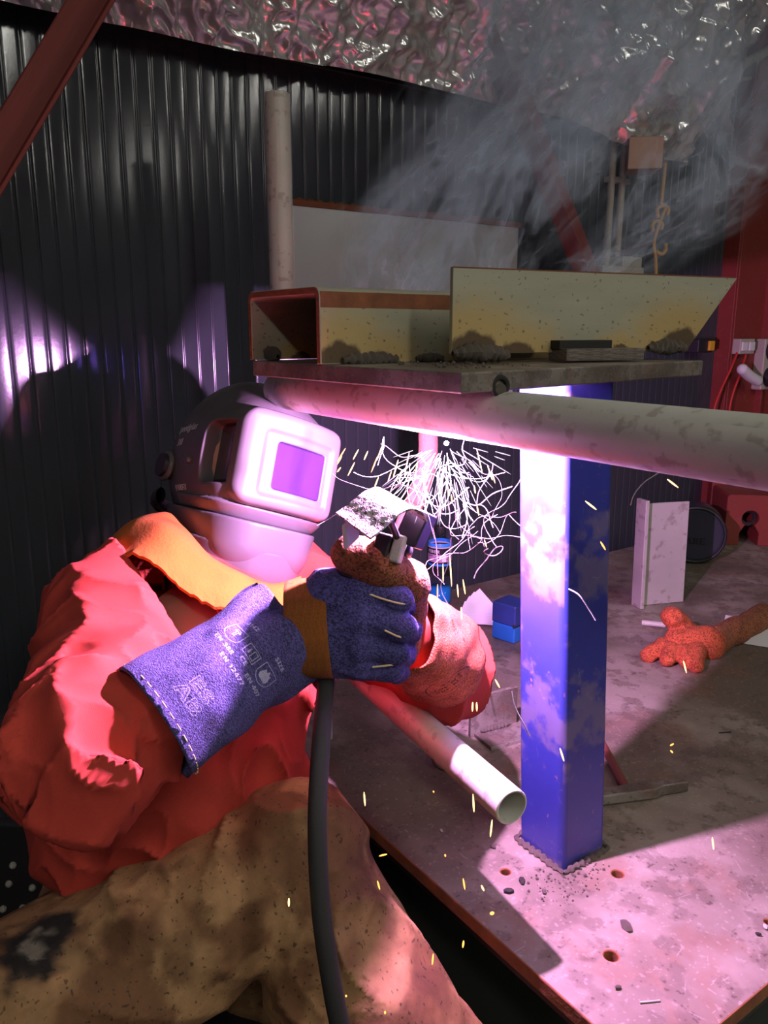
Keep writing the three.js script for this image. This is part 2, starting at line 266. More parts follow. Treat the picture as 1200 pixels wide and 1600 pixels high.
// ================================================================ the room
{
  const fl = struct('floor', boxUV(new THREE.BoxGeometry(8.4, 0.12, 8.4).translate(1.2, -0.06, 2.1)), M.concrete, 'dark concrete workshop floor under the bench', 'floor');
  struct('ceiling', new THREE.BoxGeometry(8.4, 0.12, 8.4).translate(1.2, 3.46, 2.1), M.roof, 'dark workshop roof', 'ceiling');
  struct('wall_left', new THREE.BoxGeometry(0.12, 3.6, 8.4).translate(-3.0, 1.7, 2.1), M.wall, 'dark metal wall beside the bench', 'wall');
  struct('wall_right', new THREE.BoxGeometry(0.12, 3.6, 8.4).translate(5.4, 1.7, 2.1), M.wall, 'dark metal wall at the far end', 'wall');
  struct('wall_front', new THREE.BoxGeometry(8.4, 3.6, 0.12).translate(1.2, 1.7, 6.3), M.wall, 'dark metal wall behind the photographer', 'wall');
  // back wall: steel sandwich panels with narrow upright ribs, each band a little crowned
  const wb = new THREE.Group(); wb.name = 'wall_back'; wb.userData = { kind: 'structure', label: 'dark blue black ribbed metal wall behind the bench', category: 'wall' }; scene.add(wb);
  const r = rng(4), RIB = 0.038, PER = 26, pitch = RIB * PER;
  for (let k = 0, x0 = -2.94; x0 < 5.3; k++, x0 += pitch) {
    const pts = [], y0 = 0, y1 = 3.4;
    for (let i = 0; i < PER; i++) {
      const b = x0 + i * RIB, tilt = (r() - 0.5) * 0.00025, crown = 0.00003 + 0.0004 * Math.pow(r(), 3);
      pts.push([b, -0.0024], [b + 0.002, -0.0024], [b + 0.0028, -0.0014], [b + 0.0036, -0.0005], [b + 0.005, tilt]);
      for (let s = 1; s < 6; s++) { const t = s / 6; pts.push([b + 0.005 + t * (RIB - 0.0085), crown * Math.sin(Math.PI * t) + tilt * (1 - 2 * t)]); }
      pts.push([b + RIB - 0.0035, -tilt], [b + RIB - 0.0015, -0.0006], [b + RIB - 0.0006, -0.0016]);
    }
    pts.push([x0 + pitch - 0.0012, -0.0022], [x0 + pitch - 0.0011, -0.03]);
    const rows = 9, pos = [], idx = [], bow = (r() - 0.5) * 0.003;
    for (let j = 0; j <= rows; j++) for (const [x, d] of pts) { const y = lerp(y0, y1, j / rows); pos.push(x, y, -1.85 + d + bow * Math.sin(Math.PI * j / rows)); }
    const n = pts.length; for (let j = 0; j < rows; j++) for (let i = 0; i < n - 1; i++) { const a = j * n + i; idx.push(a, a + 1, a + n, a + 1, a + n + 1, a + n); }
    const g = new THREE.BufferGeometry(); g.setAttribute('position', new THREE.Float32BufferAttribute(pos, 3)); g.setIndex(idx);
    mesh('panel', boxUV(creased(g, 0.9)), M.wall, wb);
  }
  mesh('backing', new THREE.BoxGeometry(8.4, 3.6, 0.08).translate(1.2, 1.7, -1.925), M.roof, wb);
  const cap2 = struct('trim_1', box(5.0, 0.022, 0.03, 0.004, 0.15, 2.31, -1.825), M.black, 'black metal strip along the foot of the silver foil', 'trim');
}
// crumpled foil insulation along the top of the wall
{
  const nx = 720, ny = 150, pos = [], idx = [];
  for (let j = 0; j <= ny; j++) for (let i = 0; i <= nx; i++) {
    const s = i / nx, t = j / ny, x = lerp(-2.4, 2.5, s);
    const sag = 0.03 * fbm3(x * 2.2, 3, 0, 2) - 0.05 * sstep(1.9, 2.4, x) * (1 - t);
    let y = 2.30 + t * 0.75 + sag * (1 - t), z = -1.80 + t * 0.42 + 0.05 * Math.sin(t * 3.1);
    const big = fbm3(x * 3, y * 4, 1.5, 3), w = x + 0.09 * big, r1 = 1 - Math.abs(N3(w * 7, y * 6, 7)) * 2, r2 = 1 - Math.abs(N3(w * 19 + y * 9, y * 17 - w * 6, 3)) * 2, r3 = 1 - Math.abs(N3(w * 44, y * 26, 9)) * 2;
    const d = 0.05 * big + 0.024 * Math.pow(clamp(0.5 + r1 / 2), 3) + 0.016 * Math.pow(clamp(0.5 + r2 / 2), 3) + 0.008 * Math.pow(clamp(0.5 + r3 / 2), 3) + 0.0035 * Math.abs(N3(w * 75 + y * 30, y * 48, 4)) + 0.0015 * N3(w * 160, y * 110, 6) + (Math.abs(((x + 5) % 0.62) - 0.31) < 0.012 ? -0.012 : 0);
    pos.push(x + 0.012 * r2, y - 0.35 * d, z + d);
  }
  for (let j = 0; j < ny; j++) for (let i = 0; i < nx; i++) { const a = j * (nx + 1) + i; idx.push(a, a + 1, a + nx + 1, a + 1, a + nx + 2, a + nx + 1); }
  const g = new THREE.BufferGeometry(); g.setAttribute('position', new THREE.Float32BufferAttribute(pos, 3)); g.setIndex(idx); g.computeVertexNormals();
  solo('foil_insulation', g, M.foil, 'crumpled silver foil insulation hanging along the top of the dark wall', 'insulation');
}
// ceiling lamps behind the photographer
LAMPS.forEach(([x, z], i) => {
  const row = z < 3 ? 'nearer' : 'farther', col = ['left', 'middle', 'right'][i % 3];
  const t = thing('ceiling_lamp', `long white tube lamp under the roof, ${col} of the ${row} row`, 'lamp', 'tube lamps under the roof');
  mesh('housing', box(0.22, 0.07, 1.5, 0.01, x, LAMP_Y + 0.085, z), M.white, t);
  for (const dz of [-0.5, 0.5]) mesh('hanger', rodBetween([x, LAMP_Y + 0.1, z + dz], [x, 3.41, z + dz], 0.005), M.galv, t);
  mesh('tube', box(0.17, 0.03, 1.42, 0.012, x, LAMP_Y + 0.04, z), std({ color: 0xffffff, emissive: rgb(1, 0.98, 0.9), emissiveIntensity: 6 }), t);
  settle(t);
  const l = new THREE.RectAreaLight(rgb(1, 0.97, 0.88), LAMP_POWER, 0.17, 1.42); l.position.set(x, LAMP_Y + 0.015, z); l.lookAt(x, 0, z); scene.add(l);
});
// red steelwork
{
  const c1 = thing('steel_brace', 'slanting red steel brace in front of the wall at upper left', 'brace', 'red roof braces');
  mesh('web', barBetween([-0.3, 1.04, -1.7], [1.135, 3.28, -1.7], 0.062, 0.012), M.red, c1);
  mesh('flange', barBetween([-0.274, 1.024, -1.672], [1.161, 3.264, -1.672], 0.008, 0.05, 0.002), M.red, c1);
  mesh('gusset', box(0.16, 0.2, 0.02, 0.004, -0.3, 1.04, -1.83), M.red, c1); mesh('stub', box(0.06, 0.06, 0.12, 0.004, -0.3, 1.05, -1.77), M.red, c1); settle(c1);
  const c2 = thing('steel_brace', 'slanting dark red brace running down through the smoke', 'brace', 'red roof braces');
  mesh('web', barBetween([0.96, 3.28, -1.72], [2.05, 1.74, -1.72], 0.095, 0.012), M.red, c2);
  mesh('flange', barBetween([0.925, 3.255, -1.69], [2.015, 1.715, -1.69], 0.008, 0.06, 0.002), M.red, c2);
  mesh('gusset', box(0.2, 0.22, 0.02, 0.004, 2.07, 1.72, -1.83), M.red, c2); mesh('stub', box(0.06, 0.06, 0.12, 0.004, 2.06, 1.74, -1.77), M.red, c2); settle(c2);
  const col = thing('steel_column', 'broad dark red steel column rising behind the right end of the bench', 'column');
  mesh('flange', boxUV(box(0.46, 3.4, 0.016, 0.003, 3.13, 1.7, -1.79)), M.red, col);
  mesh('web', boxUV(box(0.012, 3.38, 0.12, 0.002, 3.1, 1.7, -1.845 + 0.03)), M.red, col);
  mesh('side_plate', boxUV(box(0.016, 3.4, 0.07, 0.003, 2.895, 1.7, -1.82)), M.red, col); settle(col);
}
// pale sheet on the wall, conduits, boxes
{
  const s = thing('metal_sheet', 'pale grey metal sheet with rusty crumbs on top, behind the steel channel', 'sheet');
  const a = [0.988, 1.981, -1.8], b = [1.754, 1.994, -1.8];
  mesh('sheet', boxUV(box(b[0] - a[0], 0.5, 0.025, 0.003, (a[0] + b[0]) / 2, 1.985 - 0.25, -1.815)), M.sheet, s);
  mesh('edge_strip', box(b[0] - a[0] + 0.01, 0.014, 0.032, 0.002, (a[0] + b[0]) / 2, 1.985, -1.814), M.rust, s);
  const r = rng(8), bits = []; for (let i = 0; i < 90; i++) { const q = 0.003 + 0.006 * r(); bits.push(new THREE.DodecahedronGeometry(q).scale(1.3, 0.8, 1).translate(lerp(a[0], b[0], r()), 1.993, -1.812 + 0.02 * (r() - 0.5))); }
  const cr = mesh('rust_crumbs', mergeGeometries(bits), M.rust, s); cr.userData.kind = 'stuff'; settle(s);
  for (const [i, x] of [2.185, 2.237].entries()) {
    const t = thing('conduit', i ? 'right of the two pale conduits clipped to the wall' : 'left of the two pale conduits clipped to the wall', 'conduit', 'pale conduits on the wall');
    mesh('pipe', rodBetween([x - 0.01, 1.3, -1.823], [x, 2.42, -1.823], 0.0115), M.beige, t);
    for (const y of [1.55, 2.16]) mesh('clip', box(0.05, 0.018, 0.03, 0.003, x + 0.01, y, -1.83), M.galv, t);
    settle(t);
  }
  const jb = thing('junction_box', 'cream junction box at the foot of the two conduits', 'box');
  mesh('body', box(0.21, 0.16, 0.07, 0.006, 2.19, 1.805, -1.79), M.beige, jb); mesh('lid', box(0.1, 0.035, 0.055, 0.004, 2.24, 1.9, -1.79), M.beige, jb); settle(jb);
  const bb = thing('cable_box', 'small brown box hanging from a pale stem below the foil', 'box');
  const bq = [2.232, 2.222, -1.74];
  xf(mesh('body', box(0.105, 0.095, 0.105, 0.003), M.copper, bb).geometry, [bq[0], bq[1], bq[2]], [0, 0.75, 0]); mesh('stem', rodBetween([bq[0], bq[1] + 0.045, bq[2]], [bq[0], bq[1] + 0.2, bq[2]], 0.012), M.beige, bb); mesh('collar', rodBetween([bq[0], bq[1] + 0.045, bq[2]], [bq[0], bq[1] + 0.065, bq[2]], 0.02), M.beige, bb);
  settle(bb);
  const yh = thing('yellow_hook_cord', 'yellow cord with small hooks hanging on the dark wall', 'cord');
  mesh('cord', tube([[2.423, 2.245, -1.799], [2.422, 2.16, -1.801], [2.418, 2.094, -1.8]], 0.006, 20, 8), M.yellow, yh);
  mesh('lower_cord', tube([[2.444, 2.09, -1.8], [2.418, 2.04, -1.8], [2.396, 1.972, -1.801], [2.408, 1.922, -1.799], [2.419, 1.854, -1.799], [2.449, 1.671, -1.801]], 0.006, 40, 8), M.yellow, yh);
  mesh('hook', tube([[2.408, 2.056, -1.801], [2.399, 2.082, -1.8], [2.425, 2.095, -1.8], [2.459, 2.089, -1.8], [2.458, 2.068, -1.8]], 0.0065, 30, 8), M.yellow, yh);
  mesh('hook', tube([[2.383, 2.009, -1.8], [2.38, 2.033, -1.799], [2.404, 2.046, -1.801], [2.432, 2.035, -1.799], [2.429, 2.018, -1.801]], 0.0065, 30, 8), M.yellow, yh);
  mesh('hook', tube([[2.458, 1.976, -1.8], [2.463, 1.955, -1.801], [2.443, 1.939, -1.8], [2.404, 1.947, -1.799]], 0.0065, 30, 8), M.yellow, yh);
  settle(yh);
  solo('cable_loop', tube([[2.954, 2.69, -1.721], [2.803, 2.612, -1.72], [2.688, 2.552, -1.72], [2.634, 2.474, -1.721], [2.617, 2.392, -1.72], [2.719, 2.363, -1.761]], 0.016, 50, 12), M.beige, 'thick cream cable looping beside the top of the red column', 'cable');
  solo('cable_tail', tube([[2.518, 2.456, -1.739], [2.629, 2.472, -1.741], [2.699, 2.513, -1.741], [2.811, 2.548, -1.76]], 0.007, 30, 8), M.beige, 'thin pale cable curving below the thick cream loop', 'cable');
  // sockets on the red column
  const so = thing('socket_panel', 'cream switch and socket panel with round sockets on the red column', 'socket');
  const q = [2.947, 1.619, -1.769], w0 = [3.08, 1.557, -1.769];
  mesh('switch_box', box(0.1, 0.058, 0.035, 0.004, q[0], q[1], -1.765), M.beige, so);
  for (const dx of [-0.025, 0.025]) mesh('switch', box(0.036, 0.034, 0.008, 0.003, q[0] + dx, q[1], -1.745), M.white, so);
  mesh('socket_box', box(0.09, 0.2, 0.045, 0.006, w0[0] + 0.02, w0[1] - 0.01, -1.76), M.beige, so);
  for (const dy of [0.045, -0.06]) {
    const c = mesh('socket', new THREE.CylinderGeometry(0.036, 0.04, 0.03, 24).rotateX(Math.PI / 2).translate(w0[0] + 0.02, w0[1] + dy, -1.73), M.black, so);
    mesh('socket_ring', new THREE.TorusGeometry(0.03, 0.005, 8, 24).translate(w0[0] + 0.02, w0[1] + dy, -1.714), dy > 0 ? M.black : M.white, c);
    for (let k = 0; k < 5; k++) mesh('pin', new THREE.CylinderGeometry(0.004, 0.004, 0.012, 8).rotateX(Math.PI / 2).translate(w0[0] + 0.02 + 0.015 * Math.cos(k * 1.257), w0[1] + dy + 0.015 * Math.sin(k * 1.257), -1.712), M.white, c);
  }
  settle(so);
  solo('white_plug', swept([[2.882, 1.534, -1.721], [2.939, 1.506, -1.721], [2.991, 1.487, -1.72]], 0.021, 12), M.white, 'white plug hanging below the round sockets', 'plug');
  solo('red_cable', tube([[2.901, 1.596, -1.76], [2.846, 1.527, -1.751], [2.799, 1.456, -1.751], [2.764, 1.385, -1.749], [2.766, 1.187, -1.751]], 0.005, 40, 8), M.redCable, 'left thin red cable hanging below the switch box', 'cable', 'red cables on the column');
  solo('red_cable', tube([[2.964, 1.59, -1.761], [2.917, 1.513, -1.75], [2.88, 1.44, -1.749], [2.871, 1.378, -1.751], [2.888, 1.175, -1.751]], 0.005, 40, 8), M.redCable, 'right thin red cable hanging below the switch box', 'cable', 'red cables on the column');
  const yb = thing('yellow_black_box', 'small black box with a yellow face beside the red column', 'box');
  const y0 = [2.758, 1.623, -1.799]; mesh('body', box(0.09, 0.05, 0.06, 0.004, y0[0] - 0.03, y0[1], -1.815), M.black, yb); mesh('face', box(0.032, 0.036, 0.012, 0.003, y0[0] + 0.0, y0[1], -1.782), M.yellow, yb); settle(yb);
}

// ================================================================ the bench
const TOP = 0.9;
{
  const t = thing('steel_bench', 'heavy steel welding bench with a scratched rusty top', 'bench');
  const s = new THREE.Shape(); s.moveTo(0.63, 0.395); s.lineTo(3.7, 0.395); s.lineTo(3.7, 1.775); s.lineTo(0.63, 1.775); s.closePath();
  const holes = [[0.729, 0.728, 0.009, 0], [0.861, 0.63, 0.0105, 0], [0.728, 0.533, 0.011, 0.5], [0.95, 0.45, 0.007, 0]];
  for (const [x, w, r] of holes) { const h = new THREE.Path(); h.absarc(x, w, r, 0, Math.PI * 2, true); s.holes.push(h); }
  const g = new THREE.ExtrudeGeometry(s, { depth: 0.018, bevelEnabled: true, bevelThickness: 0.002, bevelSize: 0.002, bevelSegments: 2, curveSegments: 16 }).rotateX(-Math.PI / 2).translate(0, TOP - 0.02, 0);
  mesh('bench_top', boxUV(g), [M.table, M.rustEdge], t);
  const fr = (a, b, n = 'frame_rail', w = 0.06, h = 0.06) => mesh(n, boxUV(barBetween(a, b, w, h, 0.004)), M.darkSteel, t);
  fr([0.70, 0.845, -0.45], [3.65, 0.845, -0.45]); fr([0.70, 0.845, -1.72], [3.65, 0.845, -1.72]); fr([0.70, 0.845, -0.45], [0.70, 0.845, -1.72]); fr([3.6, 0.845, -0.45], [3.6, 0.845, -1.72]); fr([2.1, 0.845, -0.45], [2.1, 0.845, -1.72]);
  for (const [x, z] of [[0.72, -0.47], [0.72, -1.7], [3.6, -0.47], [3.6, -1.7]]) fr([x, 0, z], [x, 0.84, z], 'leg', 0.07, 0.07);
  fr([0.76, 0.42, -0.46], [0.76, 0.42, -1.7], 'lower_rail', 0.05, 0.05); fr([0.9, 0.30, -0.46], [0.9, 0.30, -1.7], 'lower_rail', 0.05, 0.05); fr([0.72, 0.3, -0.5], [3.6, 0.3, -0.5], 'lower_rail', 0.05, 0.05); fr([0.72, 0.3, -1.68], [3.6, 0.3, -1.68], 'lower_rail', 0.05, 0.05);
  mesh('lower_shelf', box(2.7, 0.012, 1.2, 0.002, 2.2, 0.335, -1.09), M.darkSteel, t);
  settle(t);
}
const debrisMat = [M.weld, M.char, M.galv];
function bead(pts, r, seed, n = 60) {   // a lumpy weld bead
  const g = new THREE.TubeGeometry(curve(pts), n, r, 10, false), p = g.attributes.position, q = V(0, 0, 0), c = curve(pts);
  for (let i = 0; i < p.count; i++) { q.fromBufferAttribute(p, i); const t = Math.floor(i / 11) / n, o = c.getPoint(t), k = (0.85 + 0.22 * Math.sin(t * n * 0.9) + 0.45 * N3(q.x * 160, q.y * 160 + seed, q.z * 160)) * Math.pow(Math.max(0, Math.sin(Math.PI * clamp(t, 0.02, 0.98))), 0.35); q.sub(o).multiplyScalar(k).add(o); p.setXYZ(i, q.x, q.y, q.z); }
  g.computeVertexNormals(); return g;
}
// ---------------------------------------------------------------- the welded piece
{
  // blue square column, leaning a little
  const t = thing('square_column', 'upright square blue steel tube with worn paint, welded to the bench top', 'column');
  const s = 0.094, sh = new THREE.Shape(), r = 0.012, h = s / 2;
  const rr = (S, h, r) => { S.moveTo(-h + r, -h); S.lineTo(h - r, -h); S.absarc(h - r, -h + r, r, -Math.PI / 2, 0); S.lineTo(h, h - r); S.absarc(h - r, h - r, r, 0, Math.PI / 2); S.lineTo(-h + r, h); S.absarc(-h + r, h - r, r, Math.PI / 2, Math.PI); S.lineTo(-h, -h + r); S.absarc(-h + r, -h + r, r, Math.PI, Math.PI * 1.5); };
  rr(sh, h, r); const inn = new THREE.Path(); rr(inn, h - 0.006, r - 0.005); sh.holes.push(inn);
  const g = new THREE.ExtrudeGeometry(sh, { depth: 0.715, bevelEnabled: false, curveSegments: 6, steps: 1 }).rotateX(-Math.PI / 2);
  const cg = boxUV(creased(g, 0.5)); const sx = -0.026, sz = -0.016, p = cg.attributes.position;
  for (let i = 0; i < p.count; i++) { const k = p.getY(i) / 0.715; p.setXYZ(i, p.getX(i) + sx * k, p.getY(i) + 0.0, p.getZ(i) + sz * k); }
  cg.rotateY(-0.03).translate(0.845, TOP, -0.725);
  mesh('tube', cg, M.blue, t);
  const c = [0.845, TOP + 0.003, -0.725], e = h + 0.004;
  for (const [i, [a, b]] of [[[-e, -e], [-e, e]], [[-e, e], [e, e]], [[e, e], [e, -e]], [[e, -e], [-e, -e]]].entries()) mesh('weld_bead', bead([[c[0] + a[0], c[1], c[2] + a[1]], [c[0] + (a[0] + b[0]) / 2, c[1], c[2] + (a[1] + b[1]) / 2], [c[0] + b[0], c[1], c[2] + b[1]]], 0.0065, i), M.weld, t);
  settle(t);
  // main pipe
  const mp = thing('main_pipe', 'thick horizontal steel pipe under the plate, lit pink along its underside', 'pipe');
  mesh('pipe', boxUV(pipeBetween([0.607, 1.585, -1.165], [0.607, 1.585, -0.06], 0.0302, 0.0035, 56)), M.galv, mp);
  settle(mp);
  // base plate
  const pl = thing('steel_plate', 'thick flat steel plate lying on the pipe and the blue tube', 'plate');
  const A = [0.537, -0.628], Bq = [1.048, -0.69], D = [0.512, -1.06], C2 = [1.02, -1.11];
  const ps = new THREE.Shape(); ps.moveTo(A[0], -A[1]); ps.lineTo(Bq[0], -Bq[1]); ps.lineTo(C2[0], -C2[1]); ps.lineTo(D[0], -D[1]); ps.closePath();
  mesh('plate', boxUV(new THREE.ExtrudeGeometry(ps, { depth: 0.0185, bevelEnabled: true, bevelThickness: 0.0015, bevelSize: 0.0012, bevelSegments: 1 }).rotateX(-Math.PI / 2).translate(0, 1.6172, 0)), M.plateSteel, pl);
  mesh('tack_weld', new THREE.IcosahedronGeometry(0.0085, 3).scale(1, 0.8, 0.7).translate(0.597, 1.6175, -0.634), M.weld, pl);
  mesh('burn_ring', new THREE.TorusGeometry(0.0095, 0.003, 8, 24).rotateY(-0.12).translate(0.597, 1.621, -0.6335), M.char, pl);
  settle(pl);
  const PT = 1.6387;   // top of the plate
  // inverted channel with its open end to the left
  const ch = thing('steel_channel', 'short rusty-edged steel channel welded upside down on the plate, open end to the left', 'channel');
  { const w = 0.195, hh = 0.094, tk = 0.0075, S = new THREE.Shape(), ro = 0.012, ri = 0.006;
    S.moveTo(0, 0); S.lineTo(tk, 0); S.lineTo(tk, hh - tk - ri); S.absarc(tk + ri, hh - tk - ri, ri, Math.PI, Math.PI / 2, true); S.lineTo(w - tk - ri, hh - tk); S.absarc(w - tk - ri, hh - tk - ri, ri, Math.PI / 2, 0, true); S.lineTo(w - tk, 0); S.lineTo(w, 0); S.lineTo(w, hh - ro); S.absarc(w - ro, hh - ro, ro, 0, Math.PI / 2); S.lineTo(ro, hh); S.absarc(ro, hh - ro, ro, Math.PI / 2, Math.PI); S.closePath();
    const g = new THREE.ExtrudeGeometry(S, { depth: 0.42, bevelEnabled: true, bevelThickness: 0.001, bevelSize: 0.0008, bevelSegments: 1, curveSegments: 8 });
    // local x = across (to -z), y = up, z = along (to +x)
    const gg = creased(g, 0.5), uv = new Float32Array(gg.attributes.position.count * 2), pp = gg.attributes.position; for (let i = 0; i < pp.count; i++) { uv[i * 2] = pp.getZ(i) / 0.45 + pp.getX(i) * 2; uv[i * 2 + 1] = pp.getY(i) / 0.11; } gg.setAttribute('uv', new THREE.BufferAttribute(uv, 2));
    gg.rotateY(Math.PI / 2).rotateY(0.02).translate(0.517, PT, -0.878);
    mesh('channel_body', gg, [M.rust, M.channelSide], ch);
    // rusty strip where the mill scale came off along the top bend
    const st = box(0.42, 0.02, 0.001, 0.0004, 0.21, 0.079, 0.0004).rotateY(0.02).translate(0.517, PT, -0.878); mesh('rust_strip', boxUV(st), M.rust, ch).userData.label = 'rust stripe along the bend';
    for (const [i, a, b] of [[0, 0.03, 0.12], [1, 0.15, 0.2]]) mesh('weld_bead', bead([[0.517 + a, PT + 0.004, -0.873 - a * 0.02], [0.517 + (a + b) / 2, PT + 0.005, -0.872 - a * 0.02], [0.517 + b, PT + 0.004, -0.873 - b * 0.02]], i ? 0.006 : 0.009, i + 7), M.weld, ch);
    mesh('weld_bead', bead([[0.53, PT + 0.006, -1.055], [0.532, PT + 0.008, -1.04], [0.533, PT + 0.005, -1.025]], 0.011, 12), M.weld, ch);
    settle(ch); }
  // upright trapezoid plate
  const vp = thing('trapezoid_plate', 'upright heat-tinted steel plate with a slanted right end, welded on the thick plate', 'plate');
  { const L1 = 0.495, L0 = 0.405, hb = 0.012, ht = 0.118, S = new THREE.Shape(); S.moveTo(0, hb); S.lineTo(L0, hb); S.lineTo(L1, ht); S.lineTo(0, ht); S.closePath();
    const g = new THREE.ExtrudeGeometry(S, { depth: 0.006, bevelEnabled: true, bevelThickness: 0.0008, bevelSize: 0.0006, bevelSegments: 1 }), p = g.attributes.position, uv = g.attributes.uv;
    for (let i = 0; i < p.count; i++) uv.setXY(i, p.getX(i) / 0.5, (p.getY(i) - hb) / 0.11);
    const turn = 0.175, ox = 0.668, oz = -0.806, place = q => q.rotateY(-turn).translate(ox, PT, oz);
    mesh('plate', place(g), M.tint, vp);
    mesh('top_edge', place(box(L1 - 0.01, 0.0025, 0.0075, 0.0005, L1 / 2 - 0.004, ht + 0.0006, 0.003)), M.rust, vp);
    mesh('weld_bead', place(bead([[-0.002, 0.012, 0.012], [0.03, 0.014, 0.013], [0.085, 0.008, 0.012]], 0.0125, 3)), M.weld, vp);
    mesh('weld_bead', place(bead([[0.325, 0.016, 0.012], [0.36, 0.018, 0.012], [0.4, 0.015, 0.012]], 0.011, 5)), M.weld, vp);
    mesh('packing_strip', place(box(0.135, 0.016, 0.04, 0.001, 0.225, 0.009, 0.02)), M.plateSteel, vp);
    mesh('packing_strip', place(box(0.09, 0.012, 0.03, 0.001, 0.2, 0.022, 0.012)), M.char, vp);
    settle(vp); }
  // slag crumbs on the plate
  const rs = rng(77), bits = []; for (let i = 0; i < 90; i++) { const q = 0.0008 + 0.002 * rs() * rs(); bits.push(new THREE.DodecahedronGeometry(q).translate(0.56 + 0.13 * rs(), PT + q * 0.6, -0.66 - 0.2 * rs())); }
  solo('slag_crumbs', mergeGeometries(bits), M.weld, 'grey slag crumbs scattered on the thick plate in front of the channel', 'crumbs', null, 'stuff');
  // lower pipe used as an arm rest
  const lp = thing('lower_pipe', 'slanting pale steel pipe under the orange glove, its open end towards the viewer', 'pipe');
  mesh('pipe', boxUV(pipeBetween([0.631, 1.101, -0.623], [0.72, 1.101, -1.25], 0.0235, 0.003, 44)), M.galv, lp);
  mesh('prop', rodBetween([0.7145, TOP, -1.217], [0.7145, 1.09, -1.217], 0.012), M.galv, lp); settle(lp);
  // tall upright pipe at the back
  const up = thing('upright_pipe', 'tall thin upright steel pipe standing behind the channel', 'pipe');
  const q0 = [0.774, 2.119, -1.461]; mesh('pipe', boxUV(pipeBetween([q0[0], TOP, q0[2]], [q0[0], q0[1], q0[2]], 0.0245, 0.003, 40)), M.galv, up); settle(up);
}
// the arc itself
{
  const a = solo('welding_arc', new THREE.SphereGeometry(0.003, 16, 12).translate(ARC.x, ARC.y, ARC.z), std({ color: 0x000000, emissive: rgb(1, 0.8, 1), emissiveIntensity: 60 }), 'tiny white welding arc glowing under the pipe', 'arc');
}

